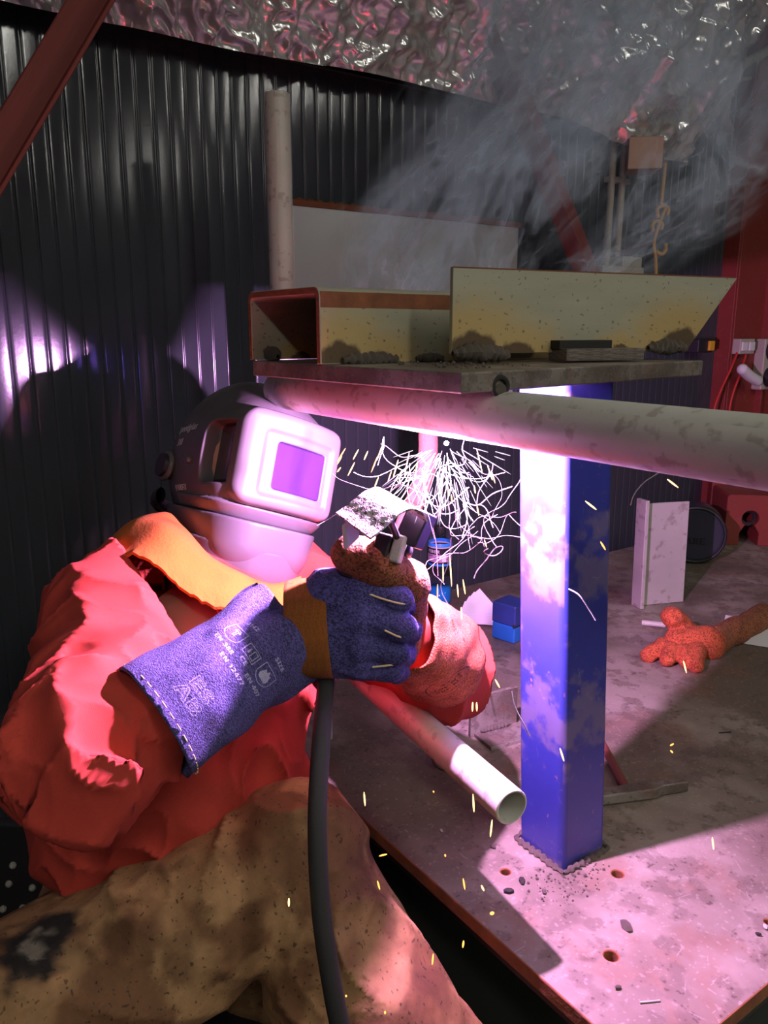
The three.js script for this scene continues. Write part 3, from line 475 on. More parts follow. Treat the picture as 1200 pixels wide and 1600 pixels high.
// ================================================================ the welder
const person = thing('person', 'person in an orange jacket and stained leather trousers, leaning to weld', 'person');
{
  const neck = [0.525, 1.226, -1.283], rSh = [0.305, 1.274, -1.113], rEl = [0.192, 1.228, -0.835], rWr = [0.421, 1.306, -0.822], rMid = [0.247, 1.248, -0.814], lSh = [0.618, 1.248, -1.225], lEl = [0.735, 1.16, -0.892], lWr = [0.593, 1.286, -0.802];
  const chest = [0.431, 1.165, -1.107], belly = [0.367, 1.02, -1.06], hipC = [0.284, 0.957, -1.075], hipR = [0.115, 0.821, -0.93], kneeR = [0.44, 0.997, -0.827], ankR = [0.495, 0.675, -0.648], hipL = [0.287, 0.805, -1.118], kneeL = [0.505, 0.713, -1.065], ankL = [0.492, 0.263, -1.073], head = [0.545, 1.437, -1.225];
  // the body inside the clothes, one continuous surface
  const bodyF = p => {
    let d = cap(p, neck, chest, 0.06, 0.12); d = smin(d, cap(p, chest, belly, 0.12, 0.12), 0.05); d = smin(d, cap(p, belly, hipC, 0.12, 0.11), 0.05);
    d = smin(d, ell(p, head, [0.075, 0.1, 0.085]), 0.02); d = smin(d, cap(p, head, neck, 0.05, 0.055), 0.03);
    for (const [a, b, c] of [[rSh, rEl, rWr], [lSh, lEl, lWr]]) d = smin(d, smin(cap(p, a, b, 0.05, 0.04), cap(p, b, c, 0.04, 0.03), 0.02), 0.03);
    d = smin(d, smin(cap(p, hipR, kneeR, 0.07, 0.05), cap(p, kneeR, ankR, 0.05, 0.04), 0.02), 0.04); d = smin(d, smin(cap(p, hipL, kneeL, 0.07, 0.05), cap(p, kneeL, ankL, 0.05, 0.04), 0.02), 0.04);
    return d;
  };
  { const [lo, hi] = bounds([neck, rSh, rEl, rWr, lSh, lEl, lWr, chest, belly, hipC, hipR, kneeR, ankR, hipL, kneeL, ankL, head], 0.13); mesh('body', nets(bodyF, lo, hi, 0.02), std({ color: rgb(0.5, 0.3, 0.22), roughness: 0.6 }), person); }
  // jacket
  const ax = (a, b) => { const d = [b[0] - a[0], b[1] - a[1], b[2] - a[2]], l = Math.hypot(...d); return [d.map(t => t / l), l]; };
  const [uArm, uL] = ax(rSh, rEl), [fArm, fL] = ax(rEl, rWr), dot = (p, a, u) => (p[0] - a[0]) * u[0] + (p[1] - a[1]) * u[1] + (p[2] - a[2]) * u[2];
  const torso = p => {
    let d = cap(p, neck, chest, 0.075, 0.158); d = smin(d, cap(p, chest, belly, 0.158, 0.168), 0.06); d = smin(d, cap(p, belly, hipC, 0.168, 0.14), 0.06);
    d = smin(d, cap(p, rSh, neck, 0.09, 0.085), 0.09); d = smin(d, cap(p, lSh, neck, 0.085, 0.06), 0.08); d = smin(d, cap(p, [0.333, 1.301, -1.151], [0.446, 1.291, -1.182], 0.05, 0.06), 0.05); return d;
  };
  const ridge = (x, y, z) => { const n = 1 - 2 * Math.abs(N3(x, y, z)); return n * Math.abs(n); };
  const crease = (x, y, z) => Math.pow(1 - Math.abs(N3(x, y, z)), 5) - 0.3;
  const hemA = V([0.121, 0.992, -1.125]), hemN = V([0.187, 0.917, -1.032]).sub(hemA).cross(V(0.57, -0.2, -0.8)).normalize(); if (hemN.dot(V(belly).sub(hemA)) > 0) hemN.negate();
  const jacketF = p => {
    let d = torso(p);
    const ra = smin(cap(p, rSh, rEl, 0.094, 0.086), smin(cap(p, rEl, rMid, 0.086, 0.046), cap(p, rMid, rWr, 0.042, 0.038), 0.01), 0.04);
    if (d > 0.3 && ra > 0.3) return Math.min(d, ra);
    d = smin(d, ra, 0.035);
    d = smin(d, smin(cap(p, lSh, lEl, 0.08, 0.068), cap(p, lEl, lWr, 0.068, 0.05), 0.04), 0.03);
    if (Math.abs(d) > 0.08) return d;
    // folds: drawn across the sleeve near the elbow, long and loose on the body
    const tU = dot(p, rSh, uArm) / uL, tF = dot(p, rEl, fArm) / fL, nearArm = sstep(0.05, 0.0, ra), el = nearArm * (sstep(0.25, 0.75, tU) + sstep(-0.1, 0.1, tF)) * 0.6 * sstep(0.3, 0.15, tF);
    const w = fbm3(p[0] * 5, p[1] * 5, p[2] * 5, 2) * 0.7;
    const calm = sstep(0.13, 0.3, Math.hypot(p[0] - neck[0], p[1] - neck[1], p[2] - neck[2]));
    d -= 0.02 * el * crease(dot(p, rEl, uArm) * 17 + dot(p, rEl, fArm) * 6 + 1.4 * w, dot(p, rEl, fArm) * 4 - dot(p, rEl, uArm) * 2 + w, p[2] * 3);
    d -= calm * 0.018 * (1 - 0.4 * el) * crease(p[0] * 10 + p[1] * 5 + 1.6 * w, p[1] * 4.5 - p[0] * 4, p[2] * 8 + w * 1.5);
    d -= calm * 0.006 * crease(p[0] * 13 + w * 2, p[1] * 9, p[2] * 13);
    d = smax(d, hemN.x * (p[0] - hemA.x) + hemN.y * (p[1] - hemA.y) + hemN.z * (p[2] - hemA.z) + 0.012 * N3(p[0] * 8, 0, p[2] * 8), 0.02);
    return smax(d, tF - 0.62 - 0 * p[0] > 0 && nearArm > 0 ? (tF - 0.62) * fL : -1, 0.01);
  };
  { const [lo, hi] = bounds([neck, rSh, rEl, rWr, lSh, lEl, lWr, chest, belly, hipC], 0.2); mesh('jacket', boxUV(nets(jacketF, lo, hi, 0.0062)), M.jacket, person); }
  // orange leather collar flap lying on the shoulders: a sheet between its neck line and its rough outer edge
  { const outer = curve([[0.514, 1.278, -0.942], [0.463, 1.28, -0.941], [0.406, 1.31, -0.958], [0.383, 1.322, -0.972], [0.361, 1.342, -0.993], [0.339, 1.365, -1.027], [0.318, 1.375, -1.07], [0.296, 1.361, -1.119], [0.279, 1.328, -1.184], [0.279, 1.282, -1.271], [0.31, 1.261, -1.369], [0.397, 1.296, -1.43]]), inner = curve([[0.554, 1.31, -1.012], [0.512, 1.307, -1.015], [0.477, 1.317, -1.029], [0.449, 1.335, -1.067], [0.433, 1.363, -1.111], [0.43, 1.381, -1.168], [0.427, 1.392, -1.223], [0.42, 1.377, -1.274], [0.415, 1.35, -1.321], [0.419, 1.332, -1.362], [0.444, 1.319, -1.404], [0.493, 1.32, -1.458]]);
    const NU = 110, NV = 26, pos = [], idx = []; const at = (i, j) => { const u = i / NU, v = j / NV, q = inner.getPointAt(u).lerp(outer.getPointAt(u), v); const rough = v > 0.9 ? (v - 0.9) * 0.06 * N3(u * 60, 3, 1) : 0; q.y += 0.022 * Math.sin(Math.PI * Math.pow(v, 0.8)) + 0.006 * N3(u * 7, v * 2.5, 2) + rough; q.z += 0.006 * N3(u * 6, v * 3, 8); return q; };
    for (const l of [0, 1]) for (let j = 0; j <= NV; j++) for (let i = 0; i <= NU; i++) { const q = at(i, j); pos.push(q.x, q.y - l * 0.0045, q.z - l * 0.001); }
    const n = (NU + 1) * (NV + 1); for (let j = 0; j < NV; j++) for (let i = 0; i < NU; i++) { const c = j * (NU + 1) + i, d = c + n; idx.push(c, c + NU + 1, c + 1, c + 1, c + NU + 1, c + NU + 2, d, d + 1, d + NU + 1, d + 1, d + NU + 2, d + NU + 1); }
    for (let i = 0; i < NU; i++) for (const j of [0, NV]) { const c = j * (NU + 1) + i, d = c + n; idx.push(c, d, c + 1, c + 1, d, d + 1); } for (let j = 0; j < NV; j++) for (const i of [0, NU]) { const c = j * (NU + 1) + i, d = c + NU + 1; idx.push(c, d, c + n, d, d + n, c + n); }
    const g = new THREE.BufferGeometry(); g.setAttribute('position', new THREE.Float32BufferAttribute(pos, 3)); g.setIndex(idx); mesh('collar', boxUV(creased(g, 0.9)), M.collar, person); }
  const neckF = p => { const d = cap(p, [neck[0], neck[1] - 0.05, neck[2] - 0.01], [neck[0] + 0.03, neck[1] + 0.09, neck[2] - 0.02], 0.115, 0.085); return d - 0.012 * ridge(p[0] * 9, p[1] * 14, p[2] * 9); };
  { const [lo, hi] = bounds([neck], 0.24); mesh('neck_hood', boxUV(nets(neckF, lo, hi, 0.007)), M.collar, person); }
  // leather trousers
  const pantsF = p => {
    let d = smin(cap(p, hipR, kneeR, 0.118, 0.084), cap(p, kneeR, ankR, 0.078, 0.135), 0.012);
    d = smin(d, smin(cap(p, hipL, kneeL, 0.11, 0.085), cap(p, kneeL, ankL, 0.085, 0.1), 0.03), 0.03); d = smin(d, cap(p, hipR, hipL, 0.11, 0.1), 0.05);
    if (Math.abs(d) > 0.06) return d;
    const w = fbm3(p[0] * 4, p[1] * 4, p[2] * 4, 2);
    d -= 0.011 * ridge(p[0] * 4 + p[1] * 5 + w, p[1] * 3 - w, p[2] * 6); d -= 0.003 * ridge(p[0] * 14 + w * 2, p[1] * 14, p[2] * 14);
    return d;
  };
  { const [lo, hi] = bounds([hipR, kneeR, hipL, kneeL, [ankR[0], 0.25, ankR[2]], [ankL[0], 0.25, ankL[2]]], 0.16); lo[1] = 0.12;
    const burn = [0.123, 0.949, -0.904];
    const g = paint(nets(pantsF, lo, hi, 0.007), p => {   // tan hide with old brown oil stains and one burn
      const w = fbm3(p[0] * 5, p[1] * 5, p[2] * 5, 3), base = mix3([0.4, 0.195, 0.075], [0.52, 0.3, 0.135], clamp(0.5 + 1.2 * fbm3(p[0] * 3 + 4, p[1] * 3, p[2] * 3, 3)));
      const st = sstep(0.02, 0.22, fbm3(p[0] * 7 + 2 * w, p[1] * 7, p[2] * 7 - 2 * w, 4)), st2 = sstep(0.1, 0.3, fbm3(p[0] * 16 + 9, p[1] * 11 + 3 * w, p[2] * 16, 3));
      let c = mix3(base, [0.14, 0.05, 0.018], 0.75 * st); c = mix3(c, [0.1, 0.036, 0.014], 0.55 * st2);
      const d = Math.hypot(p[0] - burn[0], p[1] - burn[1], p[2] - burn[2]) + 0.02 * N3(p[0] * 60, p[1] * 60, p[2] * 60);
      c = mix3(c, [0.02, 0.017, 0.015], sstep(0.06, 0.035, d)); return mix3(c, [0.3, 0.26, 0.2], sstep(0.02, 0.012, d));
    });
    const gg = g.toNonIndexed(); mesh('trousers', boxUV(gg), M.leather, person);
    // seams of the leg panels
    const sm = [0.183, 1.061, -0.825]; }
  // boots
  for (const a of [ankR, ankL]) { const f = p => smin(cap(p, [a[0], 0.12, a[2]], [a[0], 0.3, a[2]], 0.06, 0.065), cap(p, [a[0], 0.05, a[2]], [a[0] + 0.08, 0.05, a[2] + 0.15], 0.05, 0.045), 0.04); const [lo, hi] = bounds([[a[0], 0.0, a[2]], [a[0] + 0.08, 0.35, a[2] + 0.15]], 0.08); mesh('boot', nets(f, lo, hi, 0.012), M.black, person); }

  // ---------------- right glove: blue suede gauntlet
  const c0 = V([0.249, 1.254, -0.802]), c1 = V([0.43, 1.319, -0.819]), c2 = V([0.472, 1.323, -0.79]);
  const camDir = c1.clone().negate().add(V(0, 1.68, 0)).normalize();
  function loft(from, to, prof, o = {}) {   // prof(t) -> [half width across, half depth]; theta = 90 deg faces the photographer's side
    const t = to.clone().sub(from), L = t.length(), tn = t.clone().normalize(), n2 = camDir.clone().addScaledVector(tn, -camDir.dot(tn)).normalize(), n1 = n2.clone().cross(tn).normalize(), NS = o.ns ?? 60, NT = o.nt ?? 90, pos = [], uv = [], idx = [];
    for (const layer of [0, 1]) for (let j = 0; j <= NS; j++) for (let i = 0; i <= NT; i++) {
      const s = j / NS, th = i / NT * Math.PI * 2, [a, b] = prof(s, th), q = layer ? 0.0035 : 0, c = from.clone().addScaledVector(tn, L * (s + (o.slant ?? 0) * Math.cos(th) * (1 - s))); c.addScaledVector(n1, (a - q) * Math.cos(th)).addScaledVector(n2, (b - q) * Math.sin(th)); pos.push(c.x, c.y, c.z); uv.push(i / NT, s);
    }
    const n = (NT + 1) * (NS + 1); for (let j = 0; j < NS; j++) for (let i = 0; i < NT; i++) { const a = j * (NT + 1) + i; idx.push(a, a + NT + 1, a + 1, a + 1, a + NT + 1, a + NT + 2); const b = a + n; idx.push(b, b + 1, b + NT + 1, b + 1, b + NT + 2, b + NT + 1); }
    for (let i = 0; i < NT; i++) { for (const [j, f] of [[0, 1], [NS, 0]]) { const a = j * (NT + 1) + i, b = a + n; if (f) idx.push(a, a + 1, b, a + 1, b + 1, b); else idx.push(a, b, a + 1, a + 1, b, b + 1); } }
    const g = new THREE.BufferGeometry(); g.setAttribute('position', new THREE.Float32BufferAttribute(pos, 3)); g.setAttribute('uv', new THREE.Float32BufferAttribute(uv, 2)); g.setIndex(idx); g.computeVertexNormals();
    g.userData = { n1, n2, tn, L };
    return g;
  }
  // printed suede: u round the cuff (the photographer's side near 0.25), v along it towards the hand
  function printed(base, speck, draw) {
    const cv = document.createElement('canvas'); cv.width = 1024; cv.height = 768; const c = cv.getContext('2d'), im = c.createImageData(1024, 768);
    for (let y = 0; y < 768; y++) for (let x = 0; x < 1024; x++) { const u = x / 1024, v = y / 768, t = clamp(0.5 * fbm(u, v, 8, 4, 301) + 1.7 * (fbm(u, v, 256, 2, 311) - 0.5) + 0.22), o = (y * 1024 + x) * 4; for (let k = 0; k < 3; k++) im.data[o + k] = 255 * Math.pow(clamp(base[k] * (0.25 + 1.15 * speck * t)), 1 / 2.2); im.data[o + 3] = 255; }
    c.putImageData(im, 0, 0); draw(c);
    const t = new THREE.CanvasTexture(cv); t.colorSpace = THREE.SRGBColorSpace; t.wrapS = t.wrapT = THREE.RepeatWrapping; return t;
  }
  const bluePrint = printed([0.105, 0.095, 0.3], 0.95, c => {
    c.save(); c.strokeStyle = 'rgba(215,215,235,0.75)'; c.fillStyle = 'rgba(215,215,235,0.7)'; c.lineWidth = 2.5; c.textAlign = 'center';
    // canvas y runs down while v runs up: the mirrored turn below makes the print read from the hand towards the cuff
    const put = (x, y, f, rot = 0) => { c.save(); c.translate(x, y); c.rotate(rot); f(); c.restore(); };
    // stacked square logo, two letters over two letters, double outlines
    put(255, 600, () => { c.lineWidth = 3; c.strokeStyle = 'rgba(190,190,225,0.55)'; c.font = 'bold 74px sans-serif'; c.strokeText('ES', 0, -4); c.strokeText('AB', 0, 64); c.lineWidth = 1.5; c.font = 'bold 58px sans-serif'; c.strokeText('ES', 0, -9); c.strokeText('AB', 0, 58); });
    const shield = () => { c.beginPath(); c.moveTo(-32, -40); c.lineTo(32, -40); c.lineTo(32, 10); c.quadraticCurveTo(30, 38, 0, 46); c.quadraticCurveTo(-30, 38, -32, 10); c.closePath(); c.stroke(); };
    put(170, 290, () => { shield(); c.font = 'bold 44px sans-serif'; c.strokeText('T', 0, 14); c.strokeRect(-8, -26, 16, 10); });
    put(330, 290, () => { shield(); c.beginPath(); c.moveTo(-14, 26); c.bezierCurveTo(-30, 4, -12, -6, -16, -22); c.bezierCurveTo(-4, -16, -6, -4, -2, -28); c.bezierCurveTo(10, -18, 4, -6, 14, -20); c.bezierCurveTo(10, 0, 28, 6, 14, 26); c.closePath(); c.fill(); });
    put(252, 292, () => { c.strokeRect(-26, -26, 52, 52); c.font = 'bold 36px sans-serif'; c.fillText('i', -10, 13); c.strokeRect(2, -18, 16, 36); });
    c.font = 'bold 26px sans-serif'; put(330, 372, () => c.fillText('EN 407', 0, 0)); put(180, 372, () => c.fillText('EN 388', 0, 0)); put(255, 412, () => c.fillText('EN 12477', 0, 0)); put(255, 376, () => c.fillText('CE', 0, -26)); put(180, 210, () => c.fillText('3142', 0, 0)); put(330, 210, () => c.fillText('SIZE', 0, 0));
    c.restore();
  });
  const blueCuffMat = std({ map: bluePrint, roughness: 1, bumpMap: rep(fine, 10, 7), bumpScale: 0.0012 });
  const rg = new THREE.Group(); rg.name = 'right_glove'; rg.userData.label = 'blue suede gauntlet with an orange wrist band'; person.add(rg);
  const gather = (s, th) => 0.011 * sstep(0.55, 0.9, s) * Math.sin(th * 4 + 1.2) * (0.6 + 0.4 * Math.sin(th * 2.3)) + 0.005 * N3(Math.cos(th) * 2, Math.sin(th) * 2, s * 5);
  mesh('cuff', loft(c0, c1, (s, th) => { const k = gather(s, th); return [lerp(0.072, 0.059, s) + k, lerp(0.064, 0.044, s) + k]; }), blueCuffMat, rg);
  mesh('wrist_band', loft(c1, c2, (s, th) => [0.0605 + 0.003 * s, 0.0455], { ns: 8 }), M.orangeSuede, rg);
  const stitch = loft(c0, c1, () => [0, 0], { ns: 1, nt: 3 }).userData, hem = [];
  for (let i = 0; i < 64; i++) { if (i % 2) continue; const pt = th => c0.clone().addScaledVector(stitch.tn, 0.008).addScaledVector(stitch.n1, 0.0725 * Math.cos(th)).addScaledVector(stitch.n2, 0.0645 * Math.sin(th)).toArray(); const a = i / 64 * 6.283, b = (i + 1.2) / 64 * 6.283; hem.push(rodBetween(pt(a), pt(b), 0.0008, 0.0008, 5)); }
  mesh('hem_stitching', mergeGeometries(hem), M.thread, rg);
  const fingers = [
    [[[0.475, 1.364, -0.8], 0.030], [[0.498, 1.374, -0.762], 0.0225], [[0.529, 1.364, -0.726], 0.0155], [[0.562, 1.346, -0.747], 0.0135], [[0.558, 1.329, -0.791], 0.015]],
    [[[0.472, 1.341, -0.796], 0.034], [[0.493, 1.344, -0.75], 0.0225], [[0.526, 1.334, -0.714], 0.016], [[0.558, 1.313, -0.74], 0.0135], [[0.552, 1.297, -0.783], 0.015]],
    [[[0.468, 1.314, -0.79], 0.034], [[0.488, 1.312, -0.748], 0.0205], [[0.522, 1.301, -0.718], 0.0135], [[0.55, 1.283, -0.743], 0.015], [[0.546, 1.269, -0.78], 0.014]],
    [[[0.465, 1.292, -0.786], 0.034], [[0.488, 1.284, -0.752], 0.019], [[0.521, 1.276, -0.727], 0.0135], [[0.544, 1.261, -0.748], 0.014], [[0.541, 1.25, -0.778], 0.013]],
    [[[0.489, 1.352, -0.818], 0.025], [[0.539, 1.361, -0.829], 0.02], [[0.583, 1.361, -0.817], 0.016], [[0.602, 1.348, -0.8], 0.014]]];
  const chain = (p, f, k = 0.008) => { let d = 9; for (let i = 0; i < f.length - 1; i++) d = smin(d, cap(p, f[i][0], f[i + 1][0], f[i][1], f[i + 1][1]), k); return d; };
  const handF = p => {
    let back = 9, fing = 9;
    for (const f of fingers) { back = smin(back, cap(p, f[0][0], f[1][0], f[0][1], f[1][1]), 0.02); fing = smin(fing, chain(p, f.slice(1)), 0.0035); }
    const d = smin(back, fing, 0.006); return Math.abs(d) > 0.03 ? d : d - 0.0022 * ridge(p[0] * 22, p[1] * 30, p[2] * 22);
  };
  { const [lo, hi] = bounds(fingers.flat().map(q => q[0]), 0.04); mesh('hand', boxUV(nets(handF, lo, hi, 0.003)), M.blueSuede, rg); }
  for (const l of [[[0.491, 1.377, -0.738], [0.505, 1.371, -0.722], [0.524, 1.365, -0.709], [0.543, 1.362, -0.72]], [[0.5, 1.336, -0.713], [0.513, 1.329, -0.7], [0.534, 1.324, -0.709]], [[0.49, 1.288, -0.724], [0.505, 1.29, -0.714], [0.523, 1.286, -0.717]]]) mesh('piping', tube(l, 0.0013, 20, 6), M.thread, rg);

  // ---------------- left glove: orange leather, thumb on the torch
  const lg = new THREE.Group(); lg.name = 'left_glove'; lg.userData.label = 'orange leather glove holding the torch'; person.add(lg);
  const lf = [
    [[[0.569, 1.335, -0.776], 0.036], [[0.557, 1.373, -0.751], 0.027], [[0.516, 1.405, -0.751], 0.0255], [[0.489, 1.417, -0.768], 0.0235]],
    [[[0.552, 1.339, -0.789], 0.04], [[0.534, 1.36, -0.82], 0.026], [[0.533, 1.388, -0.797], 0.02]],
    [[[0.55, 1.323, -0.786], 0.04], [[0.527, 1.336, -0.818], 0.026], [[0.523, 1.358, -0.789], 0.02]],
    [[[0.551, 1.303, -0.78], 0.04], [[0.527, 1.311, -0.811], 0.026], [[0.525, 1.328, -0.786], 0.02]],
    [[[0.553, 1.291, -0.775], 0.04], [[0.531, 1.287, -0.802], 0.024], [[0.526, 1.305, -0.779], 0.02]]];
  const lhF = p => { let d = 9; for (const f of lf) d = smin(d, chain(p, f, 0.02), 0.008); return Math.abs(d) > 0.03 ? d : d - 0.002 * ridge(p[0] * 20, p[1] * 25, p[2] * 20); };
  { const [lo, hi] = bounds(lf.flat().map(q => q[0]), 0.045); mesh('hand', boxUV(nets(lhF, lo, hi, 0.0035)), M.brownSuede, lg); }
  mesh('thumb_seam', tube([[0.519, 1.422, -0.742], [0.499, 1.434, -0.759], [0.482, 1.433, -0.771], [0.472, 1.418, -0.773], [0.474, 1.399, -0.767], [0.481, 1.394, -0.754]], 0.0016, 40, 6), M.char, lg);
  const redPrint = printed([0.62, 0.12, 0.045], 0.85, c => {
    c.save(); c.translate(330, 380); c.strokeStyle = 'rgba(70,20,20,0.8)'; c.fillStyle = 'rgba(70,20,20,0.75)'; c.lineWidth = 5; c.beginPath(); c.moveTo(-80, -110); c.quadraticCurveTo(40, -150, 90, -110); c.quadraticCurveTo(110, 40, 40, 120); c.quadraticCurveTo(-70, 60, -80, -110); c.stroke();
    c.font = 'bold 34px sans-serif'; c.textAlign = 'center'; for (const [t, y] of [['LC', -70], ['EN 388', -30], ['EN 407', 8], ['CE', 46]]) c.fillText(t, 8, y); c.restore();
  });
  const g0 = V([0.572, 1.295, -0.776]), g1 = V([0.693, 1.206, -0.841]);
  mesh('cuff', loft(g0, g1, (s, th) => { const k = 0.004 * Math.sin(th * 3 + 2) + 0.006 * N3(Math.cos(th) * 2, Math.sin(th) * 2, s * 4); return [lerp(0.052, 0.072, Math.sqrt(s)) + k, lerp(0.05, 0.066, Math.sqrt(s)) + k]; }, { ns: 30 }), std({ map: redPrint, roughness: 1, bumpMap: rep(fine, 9, 6), bumpScale: 0.001 }), lg);
}
settle(person);

// ---------------------------------------------------------------- welding helmet
{
  const h = thing('welding_helmet', 'grey welding helmet with a silver front and dark window, worn by the welder', 'helmet');
  const Rv = V(0.81915, 0, 0.57358), Fv = V(0.57358, 0, -0.81915), yaw = 0.70;
  const up0 = (p, c, r) => smin(ell(p, c, r), 9, 0.01);
  const dome = p => smin(ell(p, [0, 0.012, -0.02], [0.113, 0.148, 0.162]), rbox(p, [0, -0.008, 0.083], [0.1, 0.086, 0.055], 0.05), 0.06);
  const lip = (p, y0, s) => p[1] - (y0 + s * p[2]);
  const shellF = p => {
    let d = dome(p);
    const flange = smax(dome(p) - 0.006, Math.max(lip(p, -0.072, -0.12) - 0.012, -0.03 - p[2]), 0.004);   // rim along the lower edge
    d = smin(d, flange, 0.004);
    d = smax(d, -(lip(p, -0.083, -0.12)), 0.004);
    d = smax(d, -rbox(p, [0.01, -0.004, 0.165], [0.062, 0.054, 0.03], 0.006), 0.003);
    d = smax(d, -rbox(p, [-0.107, 0.004, 0.088], [0.03, 0.05, 0.035], 0.014), 0.004); d = smax(d, -rbox(p, [0.107, 0.004, 0.088], [0.03, 0.05, 0.035], 0.014), 0.004);
    return d;
  };
  const jawF = p => { let d = smin(ell(p, [0, -0.03, -0.008], [0.113, 0.16, 0.158]), rbox(p, [0, -0.09, 0.078], [0.082, 0.09, 0.055], 0.045), 0.06); d = smax(d, lip(p, -0.082, -0.12), 0.004); return smax(d, -lip(p, -0.148, -0.2), 0.004); };
  const bibF = p => { const o = smin(ell(p, [0, -0.05, -0.005], [0.116, 0.19, 0.155]), rbox(p, [0, -0.11, 0.062], [0.07, 0.1, 0.055], 0.045), 0.06); let d = smax(o, lip(p, -0.12, -0.14), 0.004); return smax(d, -(o + 0.006), 0.002); };
  const shell = nets(shellF, [-0.14, -0.13, -0.2], [0.14, 0.18, 0.16], 0.0035);
  const sm = mesh('shell', boxUV(shell), M.helmet, h);
  mesh('jaw_guard', boxUV(nets(jawF, [-0.14, -0.22, -0.19], [0.14, -0.05, 0.16], 0.0035)), M.helmetGrey, h);
  mesh('chin_bib', boxUV(nets(bibF, [-0.14, -0.27, -0.2], [0.14, -0.05, 0.16], 0.003)), M.helmetGrey, h);
  const frontF = p => {
    const bend = 2.2 * p[0] * p[0], q = [p[0], p[1], p[2] + bend];
    let d = rbox(q, [0, 0.002, 0.142], [0.096, 0.08, 0.02], 0.018);
    const cx = Math.abs(p[0]), cy = Math.abs(p[1] - 0.002), rr = Math.hypot(Math.max(cx - 0.062, 0), Math.max(cy - 0.046, 0)) - 0.033; d = smax(d, rr, 0.008);
    const cut = rbox(q, [0.006, -0.006, 0.167], [0.066, 0.053, 0.012], 0.01), well = rbox(q, [0.012, -0.006, 0.16], [0.046, 0.038, 0.02], 0.006);
    return smax(smax(d, -cut, 0.004), -well, 0.003);
  };
  const ff = mesh('silver_front', nets(frontF, [-0.11, -0.09, 0.09], [0.11, 0.09, 0.18], 0.0025), M.silver, h);
  mesh('window', boxUV(box(0.092, 0.076, 0.006, 0.003, 0.012, -0.006, 0.1445)), M.lens, h);
  for (const s of [-1, 1]) mesh('side_window', boxUV(box(0.012, 0.094, 0.062, 0.005, s * 0.082, 0.004, 0.088)), M.sideWindow, h);
  for (const s of [-1, 1]) { const k = mesh('knob', new THREE.CylinderGeometry(0.02, 0.022, 0.022, 28).rotateZ(Math.PI / 2).translate(s * 0.113, -0.012, -0.075), M.black, h); mesh('knob_ring', new THREE.TorusGeometry(0.0215, 0.0052, 10, 32).rotateY(Math.PI / 2).translate(s * 0.113, -0.012, -0.075), M.silver, k); }
  mesh('rivet', new THREE.SphereGeometry(0.0055, 12, 8).translate(-0.113, -0.008, 0.012), M.silver, h);
  mesh('headband', new THREE.TorusGeometry(0.1, 0.009, 10, 40, Math.PI).rotateX(Math.PI / 2).rotateY(Math.PI).scale(1.02, 1.6, 1).rotateX(-0.1).translate(0, -0.06, -0.1).scale(1, 1, 1), M.black, h);
  // lettering on the side
  const word = (text, size, font, pos, wide, tall, roll) => {
    const cv = document.createElement('canvas'); cv.width = 512; cv.height = 128; const c = cv.getContext('2d'); c.clearRect(0, 0, 512, 128); c.fillStyle = '#e8e4e6'; c.font = `${font} ${size}px sans-serif`; c.textAlign = 'center'; c.textBaseline = 'middle'; c.fillText(text, 256, 64);
    const t = new THREE.CanvasTexture(cv); t.colorSpace = THREE.SRGBColorSpace;
    const m = new THREE.Mesh(shell); m.updateMatrixWorld();
    const g = new DecalGeometry(m, V(pos), new THREE.Euler(roll, -Math.PI / 2, 0, 'YXZ'), V(wide, tall, 0.08)); const nn = g.attributes.normal, pp = g.attributes.position; for (let i = 0; i < pp.count; i++) pp.setXYZ(i, pp.getX(i) + nn.getX(i) * 0.0004, pp.getY(i) + nn.getY(i) * 0.0004, pp.getZ(i) + nn.getZ(i) * 0.0004);
    mesh('lettering', g, std({ map: t, transparent: true, roughness: 0.5, polygonOffset: true, polygonOffsetFactor: -1 }), h);
  };
  word('▱ Speedglas', 74, 'italic bold', [-0.11, 0.05, -0.03], 0.105, 0.027, 0); word('3M', 110, 'bold', [-0.112, 0.026, -0.035], 0.075, 0.019, 0); word('9100FX', 90, 'bold', [-0.112, -0.05, -0.02], 0.075, 0.019, 0);
  const zf = Rv.clone().multiplyScalar(Math.sin(yaw)).addScaledVector(Fv, -Math.cos(yaw)).add(V(0, 0.2, 0)).normalize(), xl = V(0, 1, 0).cross(zf).normalize(), yu = zf.clone().cross(xl);
  const roll = -0.36, xr = xl.clone().multiplyScalar(Math.cos(roll)).addScaledVector(yu, Math.sin(roll)), yr = zf.clone().cross(xr);
  h.quaternion.setFromRotationMatrix(new THREE.Matrix4().makeBasis(xr, yr, zf));
  h.position.set(...[0.574, 1.441, -1.234]);
}
